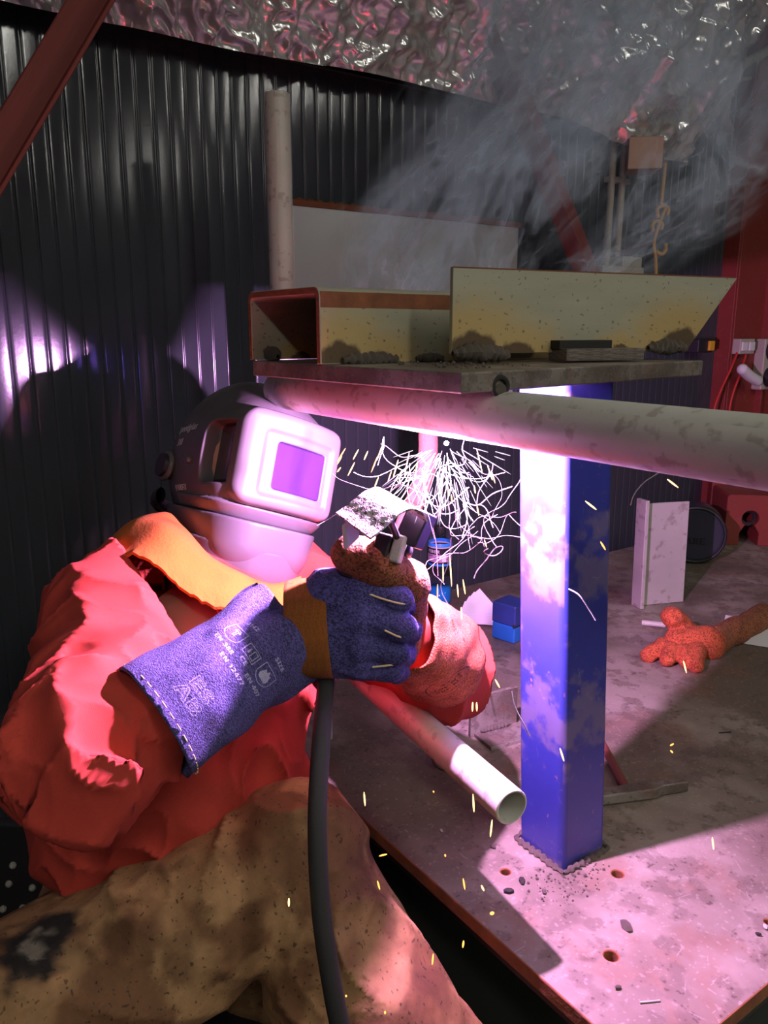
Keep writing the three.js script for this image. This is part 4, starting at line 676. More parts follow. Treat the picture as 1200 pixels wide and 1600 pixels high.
// ---------------------------------------------------------------- torch
{
  const t = thing('welding_torch', 'black welding torch with a speckled bent heat shield, held in the gloves', 'torch');
  mesh('handle', swept([[0.465, 1.253, -0.795], [0.498, 1.312, -0.788], [0.528, 1.38, -0.767], [0.552, 1.417, -0.754]], 0.0165, 40, 16), M.black, t);
  // bent heat shield with spatter
  const arch = [[0.419, 1.481, -0.622], [0.437, 1.485, -0.629], [0.455, 1.491, -0.636], [0.474, 1.496, -0.644], [0.492, 1.496, -0.649], [0.505, 1.49, -0.651], [0.514, 1.479, -0.652]], off = V([0.496, 1.486, -0.728]).sub(V([0.484, 1.478, -0.644])), c = curve(arch), NA = 30, NB = 16, pos = [], idx = [], uvs = [];
  for (const l of [0, 1]) for (let j = 0; j <= NB; j++) for (let i = 0; i <= NA; i++) { const q = c.getPoint(i / NA).addScaledVector(off, j / NB), bump = 0.0008 * N3(q.x * 200, q.y * 200, q.z * 200); pos.push(q.x, q.y - l * 0.002 + bump, q.z); uvs.push(i / NA * 0.12, j / NB * 0.07); }
  const n = (NA + 1) * (NB + 1); for (let j = 0; j < NB; j++) for (let i = 0; i < NA; i++) { const a = j * (NA + 1) + i, b = a + n; idx.push(a, a + 1, a + NA + 1, a + 1, a + NA + 2, a + NA + 1, b, b + NA + 1, b + 1, b + 1, b + NA + 1, b + NA + 2); }
  for (let i = 0; i < NA; i++) for (const j of [0, NB]) { const a = j * (NA + 1) + i, b = a + n; idx.push(a, b, a + 1, a + 1, b, b + 1); } for (let j = 0; j < NB; j++) for (const i of [0, NA]) { const a = j * (NA + 1) + i, b = a + NA + 1; idx.push(a, b, a + n, b, b + n, a + n); }
  const g = new THREE.BufferGeometry(); g.setAttribute('position', new THREE.Float32BufferAttribute(pos, 3)); g.setAttribute('uv', new THREE.Float32BufferAttribute(uvs, 2)); g.setIndex(idx);
  const spMap = tex(256, (u, v) => mix3([0.62, 0.58, 0.58], [0.1, 0.07, 0.06], sstep(0.56, 0.66, fbm(u, v, 22, 3, 401))), true);
  mesh('heat_shield', creased(g, 0.7), std({ map: rep(spMap, 10), roughness: 0.6, metalness: 0.1, bumpMap: rep(fine, 25), bumpScale: 0.0012 }), t);
  const blk = (q, s, rot, m, nm) => mesh(nm, xf(box(...s, 0.003), q, rot), m, t);
  blk([0.557, 1.449, -0.729], [0.03, 0.045, 0.03], [0.3, 0.4, -0.5], M.black, 'nozzle_block');
  blk([0.517, 1.43, -0.739], [0.022, 0.03, 0.02], [0.2, 0.6, -0.5], M.black, 'switch_block');
  mesh('shield_bracket', rodBetween([0.552, 1.42, -0.75], [0.484, 1.482, -0.683], 0.004), M.black, t);
  blk([0.528, 1.428, -0.725], [0.018, 0.034, 0.014], [0.2, 0.6, -0.5], M.galv, 'trigger');
  blk([0.448, 1.466, -0.703], [0.03, 0.03, 0.006], [0.1, 0.5, 0.2], M.white, 'hand_guard');
  settle(t);
  solo('braided_hose', tube([[1.496, 1.434, -1.83], [1.023, 1.517, -1.268], [0.922, 1.525, -1.165], [0.884, 1.503, -1.123], [0.873, 1.467, -1.108], [0.854, 1.424, -1.096], [0.829, 1.382, -1.089], [0.794, 1.337, -1.076], [0.759, 1.266, -1.056], [0.756, 1.165, -1.08]], 0.0175, 90, 18), std({ color: rgb(0.3, 0.12, 0.1), roughness: 0.7, bumpMap: rep(weave, 3, 1), bumpScale: 0.002 }), 'braided reddish hose curving down behind the sparks', 'hose');
  solo('torch_hose', tube([[0.466, 1.263, -0.791], [0.446, 1.246, -0.762], [0.416, 1.223, -0.72], [0.382, 1.153, -0.674], [0.364, 1.071, -0.638], [0.359, 0.992, -0.607], [0.362, 0.899, -0.579], [0.359, 0.782, -0.561]], 0.0108, 90, 18), M.rubber, 'thick black torch hose hanging down in front of the leather trousers', 'hose');
}
// chair the welder sits on
{
  const t = thing('work_chair', 'black chair with a studded back plate behind the welder', 'chair');
  const q = [0.152, 0.809, -1.252], s = [q[0] + 0.02, 0.74, q[2] - 0.0];
  mesh('back_plate', xf(box(0.5, 0.26, 0.02, 0.008), [q[0], q[1] - 0.02, q[2]], [0, -0.65, 0]), M.black, t);
  for (const c of [[0.145, 0.845, -1.243], [0.137, 0.81, -1.25], [0.167, 0.804, -1.227], [0.186, 0.795, -1.211], [0.151, 0.766, -1.238], [0.125, 0.763, -1.258], [0.175, 0.76, -1.221]]) mesh('stud', new THREE.SphereGeometry(0.006, 10, 8).translate(...c), M.galv, t);
  const sc = [0.224, 0.802, -1.037]; mesh('seat', box(0.42, 0.05, 0.4, 0.02, sc[0] + 0.02, 0.56, sc[2]), M.black, t);
  mesh('post', rodBetween([sc[0], 0.05, sc[2]], [sc[0], 0.56, sc[2]], 0.03), M.darkSteel, t); mesh('foot', new THREE.CylinderGeometry(0.2, 0.24, 0.05, 30).translate(sc[0], 0.025, sc[2]), M.black, t);
  settle(t);
}

// ================================================================ things on the bench
{
  // drink bottle
  const b = thing('drink_bottle', 'clear plastic bottle of blue drink with a dark label near the back of the bench', 'bottle'), p = [1.379, TOP, -1.689];
  const lathe = (pts, m, n, parent = b, seg = 36) => mesh(n, new THREE.LatheGeometry(pts.map(q => new THREE.Vector2(...q)), seg).translate(...p), m, parent);
  lathe([[0.0, 0.004], [0.024, 0.002], [0.033, 0.006], [0.0355, 0.02], [0.035, 0.06], [0.031, 0.1], [0.0305, 0.12], [0.034, 0.135], [0.0345, 0.18], [0.033, 0.19], [0.026, 0.203], [0.0165, 0.212], [0.0145, 0.222]], phys({ color: rgb(0.95, 0.96, 1), transmission: 1, thickness: 0, roughness: 0.08, ior: 1.3 }), 'bottle_body');
  lathe([[0.0, 0.006], [0.024, 0.005], [0.031, 0.009], [0.0335, 0.02], [0.033, 0.056], [0, 0.056]], phys({ color: rgb(0.02, 0.32, 0.8), roughness: 0.1, transmission: 0.35, thickness: 0 }), 'blue_drink');
  const cv = document.createElement('canvas'); cv.width = 512; cv.height = 128; const c = cv.getContext('2d'); c.fillStyle = '#17131c'; c.fillRect(0, 0, 512, 128); c.fillStyle = '#c9b8c6'; c.fillRect(0, 0, 512, 10); c.fillStyle = '#d8ccd6'; c.font = 'bold 34px sans-serif'; for (let k = 0; k < 3; k++) c.fillText('FIBER', 20 + 170 * k, 46); c.fillStyle = '#b58fae'; c.fillRect(0, 56, 512, 58); c.fillStyle = '#1a141e'; for (let k = 0; k < 9; k++) c.fillRect(20 + 57 * k, 66 + (k % 3) * 12, 42, 5); c.fillStyle = '#f0e6ee'; for (let k = 0; k < 3; k++) c.fillRect(130 + 170 * k, 60, 30, 50);
  const lt = new THREE.CanvasTexture(cv); lt.colorSpace = THREE.SRGBColorSpace; lt.wrapS = THREE.RepeatWrapping;
  const lab = new THREE.CylinderGeometry(0.0352, 0.0349, 0.05, 40, 1, true).translate(p[0], p[1] + 0.158, p[2]); mesh('label', lab, std({ map: lt, roughness: 0.5 }), b);
  const blueBand = std({ color: rgb(0.03, 0.3, 0.85), roughness: 0.4 });
  mesh('blue_band', new THREE.CylinderGeometry(0.0335, 0.0352, 0.009, 40, 1, true).translate(p[0], p[1] + 0.188, p[2]), blueBand, b); mesh('blue_band', new THREE.CylinderGeometry(0.0352, 0.0346, 0.006, 40, 1, true).translate(p[0], p[1] + 0.13, p[2]), blueBand, b);
  lathe([[0, 0.24], [0.015, 0.24], [0.0165, 0.236], [0.0165, 0.219], [0.012, 0.219]], M.black, 'cap'); settle(b);
  // fanned leaflets
  const f = thing('leaflet_fan', 'fanned white leaflets lying open beside the blue box', 'leaflets'), pv = V([1.402, 0.905, -1.453]);
  const Rv = V(0.81915, 0, 0.57358);
  for (let k = 0; k < 6; k++) { const a = 0.06 + k * 0.16, g = box(0.115 - 0.004 * k, 0.026, 0.0016, 0.0005, -0.058, 0.012, 0).rotateZ(-a).rotateX(-0.25).rotateY(-0.6).translate(pv.x, pv.y + 0.002, pv.z - 0.0022 * k); mesh('leaflet', g, M.paper, f); }
  settle(f);
  const bx = thing('blue_box', 'small blue plastic box with a dark top, partly behind the blue tube', 'box'), q = [1.36, 0.899, -1.379];
  mesh('body', xf(box(0.07, 0.045, 0.07, 0.004), [q[0] + 0.015, TOP + 0.023, q[2] - 0.01], [0, 0.2, 0]), std({ color: rgb(0.02, 0.16, 0.55), roughness: 0.4 }), bx); mesh('lid', xf(box(0.072, 0.055, 0.072, 0.004), [q[0] + 0.015, TOP + 0.073, q[2] - 0.01], [0, 0.2, 0]), std({ color: rgb(0.025, 0.05, 0.22), roughness: 0.4 }), bx); mesh('clasp', xf(box(0.03, 0.012, 0.006, 0.002), [q[0] - 0.0, TOP + 0.048, q[2] + 0.026], [0, 0.2, 0]), M.black, bx); settle(bx);
  // angle offcut
  const an = thing('angle_offcut', 'grey steel angle offcut with a looping weld bead beside the blue tube', 'offcut'), aq = [1.0, TOP, -1.03];
  mesh('upright', boxUV(xf(box(0.11, 0.085, 0.008, 0.001), [aq[0], TOP + 0.043, aq[2] - 0.02], [0, -0.15, 0])), M.plateSteel, an); mesh('foot', boxUV(xf(box(0.11, 0.008, 0.06, 0.001), [aq[0] + 0.004, TOP + 0.004, aq[2] + 0.014], [0, -0.15, 0])), M.plateSteel, an);
  mesh('weld_bead', bead([[aq[0] - 0.035, TOP + 0.012, aq[2] - 0.016], [aq[0] + 0.0, TOP + 0.012, aq[2] - 0.012], [aq[0] + 0.035, TOP + 0.012, aq[2] - 0.007]], 0.006, 31), M.weld, an); settle(an);
  // knurled disc
  const kd = thing('knurled_disc', 'dark round disc with a knurled face under the lower pipe', 'disc'), kq = [0.841, 0.904, -1.008]; mesh('disc', new THREE.CylinderGeometry(0.036, 0.036, 0.014, 40).translate(kq[0] + 0.02, TOP + 0.008, kq[2]), M.darkSteel, kd);
  const dots = []; for (let i = -7; i <= 7; i++) for (let j = -7; j <= 7; j++) if (i * i + j * j < 56) dots.push(new THREE.ConeGeometry(0.0022, 0.0025, 4).translate(kq[0] + 0.02 + i * 0.0045, TOP + 0.0162, kq[2] + j * 0.0045)); for (let i = 0; i < 46; i++) { const a = i / 46 * 6.283; dots.push(box(0.002, 0.012, 0.004, 0.0005).rotateY(-a).translate(kq[0] + 0.02 + 0.0365 * Math.cos(a), TOP + 0.008, kq[2] + 0.0365 * Math.sin(a))); }
  const kn = mesh('knurling', mergeGeometries(dots.map(d => d.index ? d.toNonIndexed() : d)), M.galv, kd); kn.userData.kind = 'stuff'; settle(kd);
  // chipping hammer
  const ham = thing('chipping_hammer', 'chipping hammer with a tapered steel head lying right of the blue tube', 'hammer');
  { const a = V([0.979, 0.911, -0.766]), e = V([1.13, 0.908, -0.703]), d = e.clone().sub(a), L = d.length(), ang = Math.atan2(-d.z, d.x), S = new THREE.Shape(); S.moveTo(0, -0.011); S.lineTo(L * 0.62, -0.012); S.lineTo(L * 0.7, -0.006); S.lineTo(L, -0.0045); S.lineTo(L, 0.0045); S.lineTo(L * 0.7, 0.007); S.lineTo(L * 0.62, 0.012); S.lineTo(0.02, 0.008); S.lineTo(0, 0.004); S.closePath();
    mesh('head', boxUV(new THREE.ExtrudeGeometry(S, { depth: 0.013, bevelEnabled: true, bevelThickness: 0.003, bevelSize: 0.002, bevelSegments: 2 }).rotateX(-Math.PI / 2).rotateY(ang).translate(a.x, TOP + 0.005, a.z)), M.plateSteel, ham);
    const h0 = [1.037, 0.912, -0.755], h1 = [1.126, 0.912, -0.882]; mesh('handle', rodBetween([h0[0], TOP + 0.0115, h0[2]], [h1[0], TOP + 0.0115, h1[2]], 0.0075), std({ color: rgb(0.16, 0.04, 0.03), roughness: 0.6 }), ham); settle(ham); }
  // standing T-shaped plate
  const sp = thing('standing_bracket', 'upright flat steel bracket with a long weld scar, standing behind the loose glove', 'bracket');
  { const a = V(1.845, 0, -1.355), e = V(1.985, 0, -1.30), d = e.clone().sub(a), L = d.length(), ang = Math.atan2(-d.z, d.x), pl = g => g.rotateZ(0.0).rotateX(-0.04).rotateY(ang).translate(a.x, TOP, a.z);
    mesh('face_plate', boxUV(pl(box(L, 0.3, 0.008, 0.001, L / 2, 0.151, 0))), M.millSteel, sp); mesh('edge_flange', boxUV(pl(box(0.012, 0.315, 0.05, 0.002, -0.004, 0.158, 0.012))), M.millSteel, sp);
    mesh('weld_bead', pl(bead([[0.006, 0.09, 0.006], [0.006, 0.15, 0.007], [0.006, 0.22, 0.006]], 0.006, 41)), M.char, sp); mesh('weld_bead', pl(bead([[0.008, 0.23, 0.006], [0.008, 0.255, 0.006]], 0.006, 43)), M.weld, sp); settle(sp); }
  // loose orange glove
  const lo = thing('loose_glove', 'loose orange leather glove lying palm down near the right edge', 'glove');
  { const gq = { w: [1.693, 0.929, -1.031], k: [1.635, 0.929, -1.072], t0: [1.702, 0.941, -1.092], t1: [1.642, 0.986, -1.1], f: [[[1.596, 0.924, -1.089], [1.542, 0.914, -1.089]], [[1.589, 0.925, -1.057], [1.554, 0.917, -1.045]], [[1.604, 0.925, -1.035], [1.581, 0.916, -1.01]], [[1.633, 0.926, -1.02], [1.583, 0.915, -0.986]]], c1: [1.826, 0.931, -1.036], c2: [2.007, 0.924, -1.062] };
    const ridge2 = (x, y, z) => 1 - 2 * Math.abs(N3(x, y, z));
    const f = p => { let d = cap(p, gq.w, gq.k, 0.042, 0.035); for (const [a, b] of gq.f) d = smin(d, cap(p, a, b, 0.021, 0.0165), 0.004); d = smin(d, cap(p, gq.t0, gq.t1, 0.022, 0.026), 0.012); d = Math.max(d, TOP + 0.001 - p[1]); return d - 0.003 * ridge2(p[0] * 26, p[1] * 26, p[2] * 26); };
    const all = [gq.w, gq.k, gq.t0, gq.t1, ...gq.f.flat()], [l, h] = bounds(all, 0.06); mesh('hand', boxUV(nets(f, l, h, 0.004)), M.redSuede, lo);
    const f2 = p => { let d = smin(cap(p, gq.w, gq.c1, 0.036, 0.028), cap(p, gq.c1, gq.c2, 0.028, 0.032), 0.02); d = Math.max(d, TOP + 0.001 - p[1]); d = Math.max(d, (p[0] - gq.w[0]) * -0.95 - (p[2] - gq.w[2]) * 0.3 + 0.03); return d - 0.004 * ridge2(p[0] * 18, p[1] * 18, p[2] * 18); };
    const [l2, h2] = bounds([gq.w, gq.c1, gq.c2], 0.07); mesh('cuff', boxUV(nets(f2, l2, h2, 0.005)), M.brownSuede, lo); settle(lo); }
  const rd = [1.726, 0.91, -1.247], rd2 = [1.763, 0.911, -1.199]; solo('steel_rod', rodBetween([rd[0], TOP + 0.008, rd[2]], [rd2[0], TOP + 0.008, rd2[2]], 0.0075), M.galv, 'short steel rod end sticking out left of the loose glove', 'rod');
  const pp = [1.901, 0.902, -0.965]; solo('paper_sheet', xf(box(0.2, 0.0015, 0.26, 0.0005), [pp[0] + 0.05, TOP + 0.003, pp[2] - 0.03], [0, 0.5, 0]), M.paper, 'white paper sheet lying at the right edge past the loose glove', 'paper');
  // red clamp block with a keyhole
  const rb = thing('red_clamp', 'red steel clamp body with a keyhole-shaped opening at the right of the bench', 'clamp');
  { const S = new THREE.Shape(); S.moveTo(-0.085, 0); S.lineTo(-0.036, 0); S.lineTo(-0.036, 0.045); S.lineTo(-0.018, 0.075); S.absarc(0, 0.1, 0.032, -2.2, -0.9, true); S.lineTo(0.018, 0.075); S.lineTo(0.036, 0.045); S.lineTo(0.036, 0); S.lineTo(0.085, 0); S.lineTo(0.085, 0.175); S.absarc(0.073, 0.175, 0.012, 0, Math.PI / 2); S.lineTo(-0.073, 0.187); S.absarc(-0.073, 0.175, 0.012, Math.PI / 2, Math.PI); S.closePath();
    const pl = g => g.rotateY(-0.75).translate(2.73, TOP, -1.54);
    mesh('body', boxUV(pl(new THREE.ExtrudeGeometry(S, { depth: 0.2, bevelEnabled: true, bevelThickness: 0.002, bevelSize: 0.002, bevelSegments: 1 }).translate(0, 0.002, -0.2))), M.red, rb);
    mesh('ring', pl(new THREE.TorusGeometry(0.026, 0.008, 10, 28).translate(0, 0.1, -0.03)), M.char, rb); mesh('jaw', pl(box(0.2, 0.05, 0.06, 0.006, 0.02, 0.235, -0.24)), M.beige, rb); mesh('back_body', boxUV(pl(box(0.22, 0.215, 0.06, 0.006, 0.02, 0.108, -0.24))), M.red, rb); settle(rb); }
  // dark round case
  const rc = thing('round_case', 'dark round case lettered ARE standing at the back beside the red column', 'case');
  { const q = [2.393, 1.122, -1.575], r = 0.1, yw = -0.9, pl = g => g.rotateX(Math.PI / 2).rotateY(yw).translate(q[0], TOP + r + 0.001, q[2] + 0.03); mesh('body', pl(new THREE.LatheGeometry([[0, -0.05], [r - 0.01, -0.05], [r, -0.04], [r, 0.04], [r - 0.01, 0.05], [r - 0.02, 0.045], [0, 0.045]].map(v => new THREE.Vector2(...v)), 48)), std({ color: rgb(0.022, 0.026, 0.04), roughness: 0.4 }), rc);
    mesh('rim', pl(new THREE.TorusGeometry(r - 0.006, 0.006, 8, 48).rotateX(Math.PI / 2).translate(0, 0.048, 0)), M.black, rc);
    const cv2 = document.createElement('canvas'); cv2.width = 256; cv2.height = 96; const k = cv2.getContext('2d'); k.clearRect(0, 0, 256, 96); k.fillStyle = '#0b0b12'; k.font = 'bold 78px serif'; k.textAlign = 'center'; k.textBaseline = 'middle'; k.fillText('ARE', 128, 50); const tt = new THREE.CanvasTexture(cv2); tt.colorSpace = THREE.SRGBColorSpace;
    mesh('lettering', new THREE.PlaneGeometry(0.1, 0.036).translate(0.0, -0.02, 0.0465).rotateY(yw).translate(q[0], TOP + r, q[2] + 0.03), std({ map: tt, transparent: true, roughness: 0.5 }), rc); settle(rc); }
  // bits of slag and wire on the bench
  const r = rng(15), spots = [[0.784, 0.9, -0.554], [1.362, 0.9, -0.785], [0.697, 0.9, -0.465], [0.751, 0.9, -0.779], [0.733, 0.9, -0.698], [0.711, 0.9, -0.856], [0.743, 0.9, -0.664], [0.915, 0.9, -0.444], [0.935, 0.9, -0.446], [0.693, 0.9, -0.494], [0.702, 0.9, -0.693]];
  const said = ['dark three-cornered slag chip on the lit bench top', 'thin bent wire scrap on the shadowed bench top', 'thin wire scrap near the front edge of the bench', 'dark chip left of the foot of the blue tube', 'slag chip just in front of the blue tube', 'small chip in the edge of the shadow near the lower pipe', 'slag crumb before the corner of the blue tube', 'tiny dark chip at the right edge of the lit bench top', 'tinier dark chip at the far right of the lit bench top', 'small shiny chip near the front of the lit bench top', 'grey slag flake between the two nearest bench holes'];
  spots.forEach((s, i) => { const wire = i === 1 || i === 2; const k = 0.004 + 0.004 * r(), g = wire ? rodBetween([s[0], TOP + 0.0015, s[2]], [s[0] + 0.022, TOP + 0.0015, s[2] + 0.012], 0.0012, 0.0012, 6) : new THREE.DodecahedronGeometry(i ? k * 0.8 : 0.009).scale(1.3, 0.45, 0.8).rotateY(r() * 3).translate(s[0], TOP + 0.003, s[2]); solo(wire ? 'wire_scrap' : 'slag_chip', g, debrisMat[i % 3], said[i], wire ? 'wire' : 'slag', 'scraps on the bench top'); });
  const sp2 = []; for (let i = 0; i < 120; i++) { const a = r() * 6.28, d = 0.075 * Math.sqrt(r()), q = 0.0008 + 0.0022 * r() * r(); sp2.push(new THREE.DodecahedronGeometry(q).translate(0.80 + d * Math.cos(a) - 0.005, TOP + q * 0.5, -0.665 + 0.05 * (r() - 0.5) + 0.3 * d * Math.sin(a))); }
  solo('spatter_grains', mergeGeometries(sp2), M.weld, 'grey spatter grains round the foot of the blue tube', 'spatter', null, 'stuff');
}
// ================================================================ sparks, fume threads, smoke
{
  const hot = std({ color: 0x000000, emissive: rgb(1, 0.6, 0.2), emissiveIntensity: 4 }), hot2 = std({ color: 0x000000, emissive: rgb(1, 0.42, 0.08), emissiveIntensity: 2.6 });
  const needle = (a, b, r) => { const A = V(a), B = V(b), d = B.clone().sub(A), L = d.length(), g = new THREE.SphereGeometry(1, 8, 6).scale(r, L / 2, r); g.applyQuaternion(new THREE.Quaternion().setFromUnitVectors(V(0, 1, 0), d.normalize())); return g.translate((A.x + B.x) / 2, (A.y + B.y) / 2, (A.z + B.z) / 2); };
  const one = (a, b, r, m, label, group) => solo('spark', needle(a, b, r), m, label, 'spark', group);
  // single sparks in front of the bench and over it
  const low = [
    [[0.492, 1.109, -0.747], [0.491, 1.091, -0.743], 0], [[0.472, 1.062, -0.685], [0.481, 1.064, -0.68], 1], [[0.467, 1.033, -0.681], [0.468, 1.022, -0.677], 1], [[0.341, 1.076, -0.668], [0.34, 1.066, -0.667], 0], [[0.484, 0.986, -0.593], [0.481, 0.973, -0.591], 1], [[0.486, 1.038, -0.544], [0.484, 1.03, -0.543], 1], [[0.545, 1.032, -0.564], [0.545, 1.029, -0.562], 2], [[0.538, 1.064, -0.64], [0.538, 1.061, -0.639], 1], [[0.564, 1.11, -0.697], [0.565, 1.108, -0.696], 1], [[0.552, 1.036, -0.622], [0.552, 1.022, -0.618], 1], [[0.539, 1.062, -0.576], [0.541, 1.055, -0.573], 0], [[0.361, 1.005, -0.585], [0.361, 1.003, -0.584], 1], [[0.402, 0.972, -0.572], [0.401, 0.969, -0.571], 1], [[0.575, 1.135, -0.634], [0.573, 1.113, -0.629], 0], [[0.59, 1.105, -0.615], [0.585, 1.084, -0.612], 0], [[0.763, 1.115, -0.435], [0.762, 1.101, -0.431], 0], [[0.818, 1.166, -0.535], [0.823, 1.168, -0.533], 1], [[0.818, 1.16, -0.534], [0.82, 1.157, -0.531], 1], [[0.931, 1.23, -0.6], [0.932, 1.213, -0.594], 0], [[0.859, 1.496, -0.6], [0.869, 1.485, -0.589], 0], [[0.693, 1.49, -0.589], [0.702, 1.48, -0.579], 0], [[0.701, 1.445, -0.57], [0.705, 1.435, -0.565], 1], [[0.668, 1.189, -0.584], [0.67, 1.173, -0.578], 0], [[0.62, 1.22, -0.689], [0.618, 1.208, -0.687], 0], [[0.624, 1.22, -0.686], [0.623, 1.208, -0.684], 0], [[0.647, 1.248, -0.678], [0.651, 1.237, -0.673], 0]];
  const where = ['falling in front of the leather trousers and bench edge', 'drifting over the bench top'];
  low.forEach(([a, b, k], i) => { const on = i > 12; one(a, b, k === 2 ? 0.0028 : 0.0011, k ? hot2 : hot, `small glowing orange spark ${where[+on]}`, on ? 'sparks over the bench' : 'sparks falling beside the bench'); });
  // short sparks under the arc
  const r = rng(99);
  const mid = [[[0.593, 1.362, -0.772], [0.587, 1.338, -0.769]], [[0.603, 1.378, -0.787], [0.599, 1.367, -0.786]], [[0.611, 1.376, -0.789], [0.607, 1.361, -0.787]], [[0.647, 1.375, -0.786], [0.644, 1.35, -0.781]], [[0.641, 1.394, -0.765], [0.637, 1.352, -0.755]], [[0.636, 1.349, -0.783], [0.633, 1.327, -0.779]], [[0.597, 1.388, -0.687], [0.597, 1.37, -0.682]], [[0.577, 1.332, -0.751], [0.574, 1.32, -0.749]], [[0.659, 1.318, -0.761], [0.658, 1.301, -0.757]], [[0.637, 1.359, -0.744], [0.636, 1.342, -0.74]], [[0.638, 1.437, -0.803], [0.635, 1.422, -0.8]], [[0.629, 1.472, -0.701], [0.629, 1.46, -0.697]], [[0.659, 1.421, -0.719], [0.66, 1.411, -0.715]], [[0.613, 1.492, -0.738], [0.612, 1.481, -0.735]], [[0.631, 1.501, -0.772], [0.629, 1.485, -0.769]], [[0.686, 1.504, -0.739], [0.688, 1.488, -0.733]], [[0.597, 1.488, -0.712], [0.597, 1.479, -0.71]], [[0.545, 1.529, -0.792], [0.535, 1.509, -0.792]], [[0.54, 1.534, -0.806], [0.534, 1.523, -0.806]], [[0.572, 1.525, -0.876], [0.564, 1.511, -0.878]], [[0.556, 1.511, -0.861], [0.546, 1.493, -0.863]], [[0.51, 1.54, -0.81], [0.499, 1.523, -0.813]], [[0.593, 1.537, -0.847], [0.582, 1.512, -0.848]], [[0.504, 1.531, -0.809], [0.497, 1.52, -0.81]], [[0.584, 1.503, -0.817], [0.578, 1.489, -0.817]], [[0.536, 1.506, -0.777], [0.53, 1.492, -0.778]], [[0.492, 1.52, -0.793], [0.488, 1.514, -0.795]], [[0.624, 1.523, -0.832], [0.614, 1.49, -0.83]], [[0.564, 1.525, -0.775], [0.556, 1.502, -0.775]], [[0.584, 1.523, -0.762], [0.578, 1.5, -0.76]], [[0.707, 1.525, -0.792], [0.709, 1.492, -0.781]], [[0.707, 1.506, -0.77], [0.71, 1.485, -0.762]], [[0.643, 1.492, -0.723], [0.643, 1.482, -0.72]], [[0.673, 1.442, -0.789], [0.673, 1.432, -0.786]], [[0.589, 1.505, -0.802], [0.584, 1.489, -0.801]]];
  mid.forEach(([a, b]) => one(a, b, 0.0009, r() < 0.7 ? hot : hot2, 'short bright spark in the shower under the pipe', 'sparks in the shower under the pipe'));
  // fine spray of sparks thrown down from the arc, too dense to count
  const sp = []; for (let i = 0; i < 90; i++) { const a = r() * 6.283, el = 0.15 + 1.3 * r(), dir = V(Math.cos(a) * Math.sin(el), -Math.cos(el), Math.sin(a) * Math.sin(el)), s0 = 0.012 + 0.06 * r(), L = 0.015 + 0.06 * r() * r(), A = ARC.clone().addScaledVector(dir, s0), B = ARC.clone().addScaledVector(dir, s0 + L); B.y -= 0.25 * L * L * 20; if (B.y > 1.545) continue; sp.push(needle(A.toArray(), B.toArray(), 0.0003 + 0.0003 * r())); }
  solo('spark_spray', mergeGeometries(sp), std({ color: 0x000000, emissive: rgb(0.9, 0.7, 1), emissiveIntensity: 1.6 }), 'dense spray of fine white sparks bursting below the pipe', 'sparks', null, 'stuff');
  // white curling fume threads
  const th = [], wander = (p, dir, n, step, curl, seed) => { const q = [p.slice()], top = p[1] < 1.56 && p[1] > 1.495 ? 1.54 : 9; const d = V(dir).normalize(); for (let i = 0; i < n; i++) { if (q[q.length - 1][1] < 1.45 && top < 2 && q.length > 3 && p[2] > -0.85) break; const s = i * 0.35 + seed * 7.1; d.add(V(N3(s, seed, 1) * curl, N3(s, seed, 5) * curl, N3(s, seed, 9) * curl)).normalize(); const l = q[q.length - 1]; if (l[1] + d.y * step > top || l[0] + d.x * step > 0.78 && top < 2 && l[2] > -1) d.set(0.2 * d.x, -1, 0.2 * d.z).normalize(); q.push([l[0] + d.x * step, l[1] + d.y * step, l[2] + d.z * step]); } return q; };
  for (let i = 0; i < 30; i++) { const a = r() * 6.283, el = 0.3 + 1.2 * r(), p = [ARC.x + 0.03 * Math.cos(a), ARC.y - 0.025 - 0.02 * r(), ARC.z + 0.03 * Math.sin(a) - 0.03]; th.push(tube(wander(p, [Math.cos(a) * Math.sin(el), -Math.cos(el), Math.sin(a) * Math.sin(el) - 0.25], 6 + Math.floor(7 * r()), 0.014, 0.75, i + 1), 0.0003 + 0.0003 * r(), 40, 5)); }
  for (let i = 0; i < 14; i++) { const p0 = V([0.817, 1.379, -0.909]); th.push(tube(wander([p0.x + 0.06 * (r() - 0.5), p0.y + 0.09 * (r() - 0.5), p0.z + 0.05 * (r() - 0.5)], [r() - 0.5, r() - 0.5, r() - 0.5], 14, 0.013, 1.2, i + 200), 0.0004 + 0.0007 * r(), 50, 5)); }
  for (const l of [[[0.688, 1.485, -0.842], [0.68, 1.454, -0.838], [0.712, 1.421, -0.87], [0.729, 1.396, -0.913], [0.76, 1.349, -0.941], [0.786, 1.285, -0.967]], [[0.836, 1.448, -0.853], [0.81, 1.437, -0.868], [0.788, 1.42, -0.878], [0.772, 1.424, -0.891], [0.773, 1.401, -0.883], [0.763, 1.372, -0.882]], [[0.812, 1.346, -0.966], [0.864, 1.276, -1.035], [0.909, 1.194, -1.106], [0.927, 1.147, -1.08], [0.952, 1.111, -1.052], [0.896, 1.099, -0.963]], [[1.022, 1.469, -0.728], [1, 1.453, -0.739], [0.985, 1.434, -0.744], [0.98, 1.42, -0.744]], [[0.731, 1.363, -0.639], [0.733, 1.359, -0.624], [0.742, 1.339, -0.612], [0.746, 1.328, -0.606]], [[0.653, 1.24, -0.653], [0.654, 1.22, -0.647], [0.659, 1.201, -0.637], [0.664, 1.185, -0.63]]]) th.push(tube(l, 0.0009, 50, 5));
  solo('fume_threads', mergeGeometries(th), std({ color: rgb(0.3, 0.29, 0.32), roughness: 1 }), 'tangle of thin white fume threads curling below the pipe', 'fume', null, 'stuff');
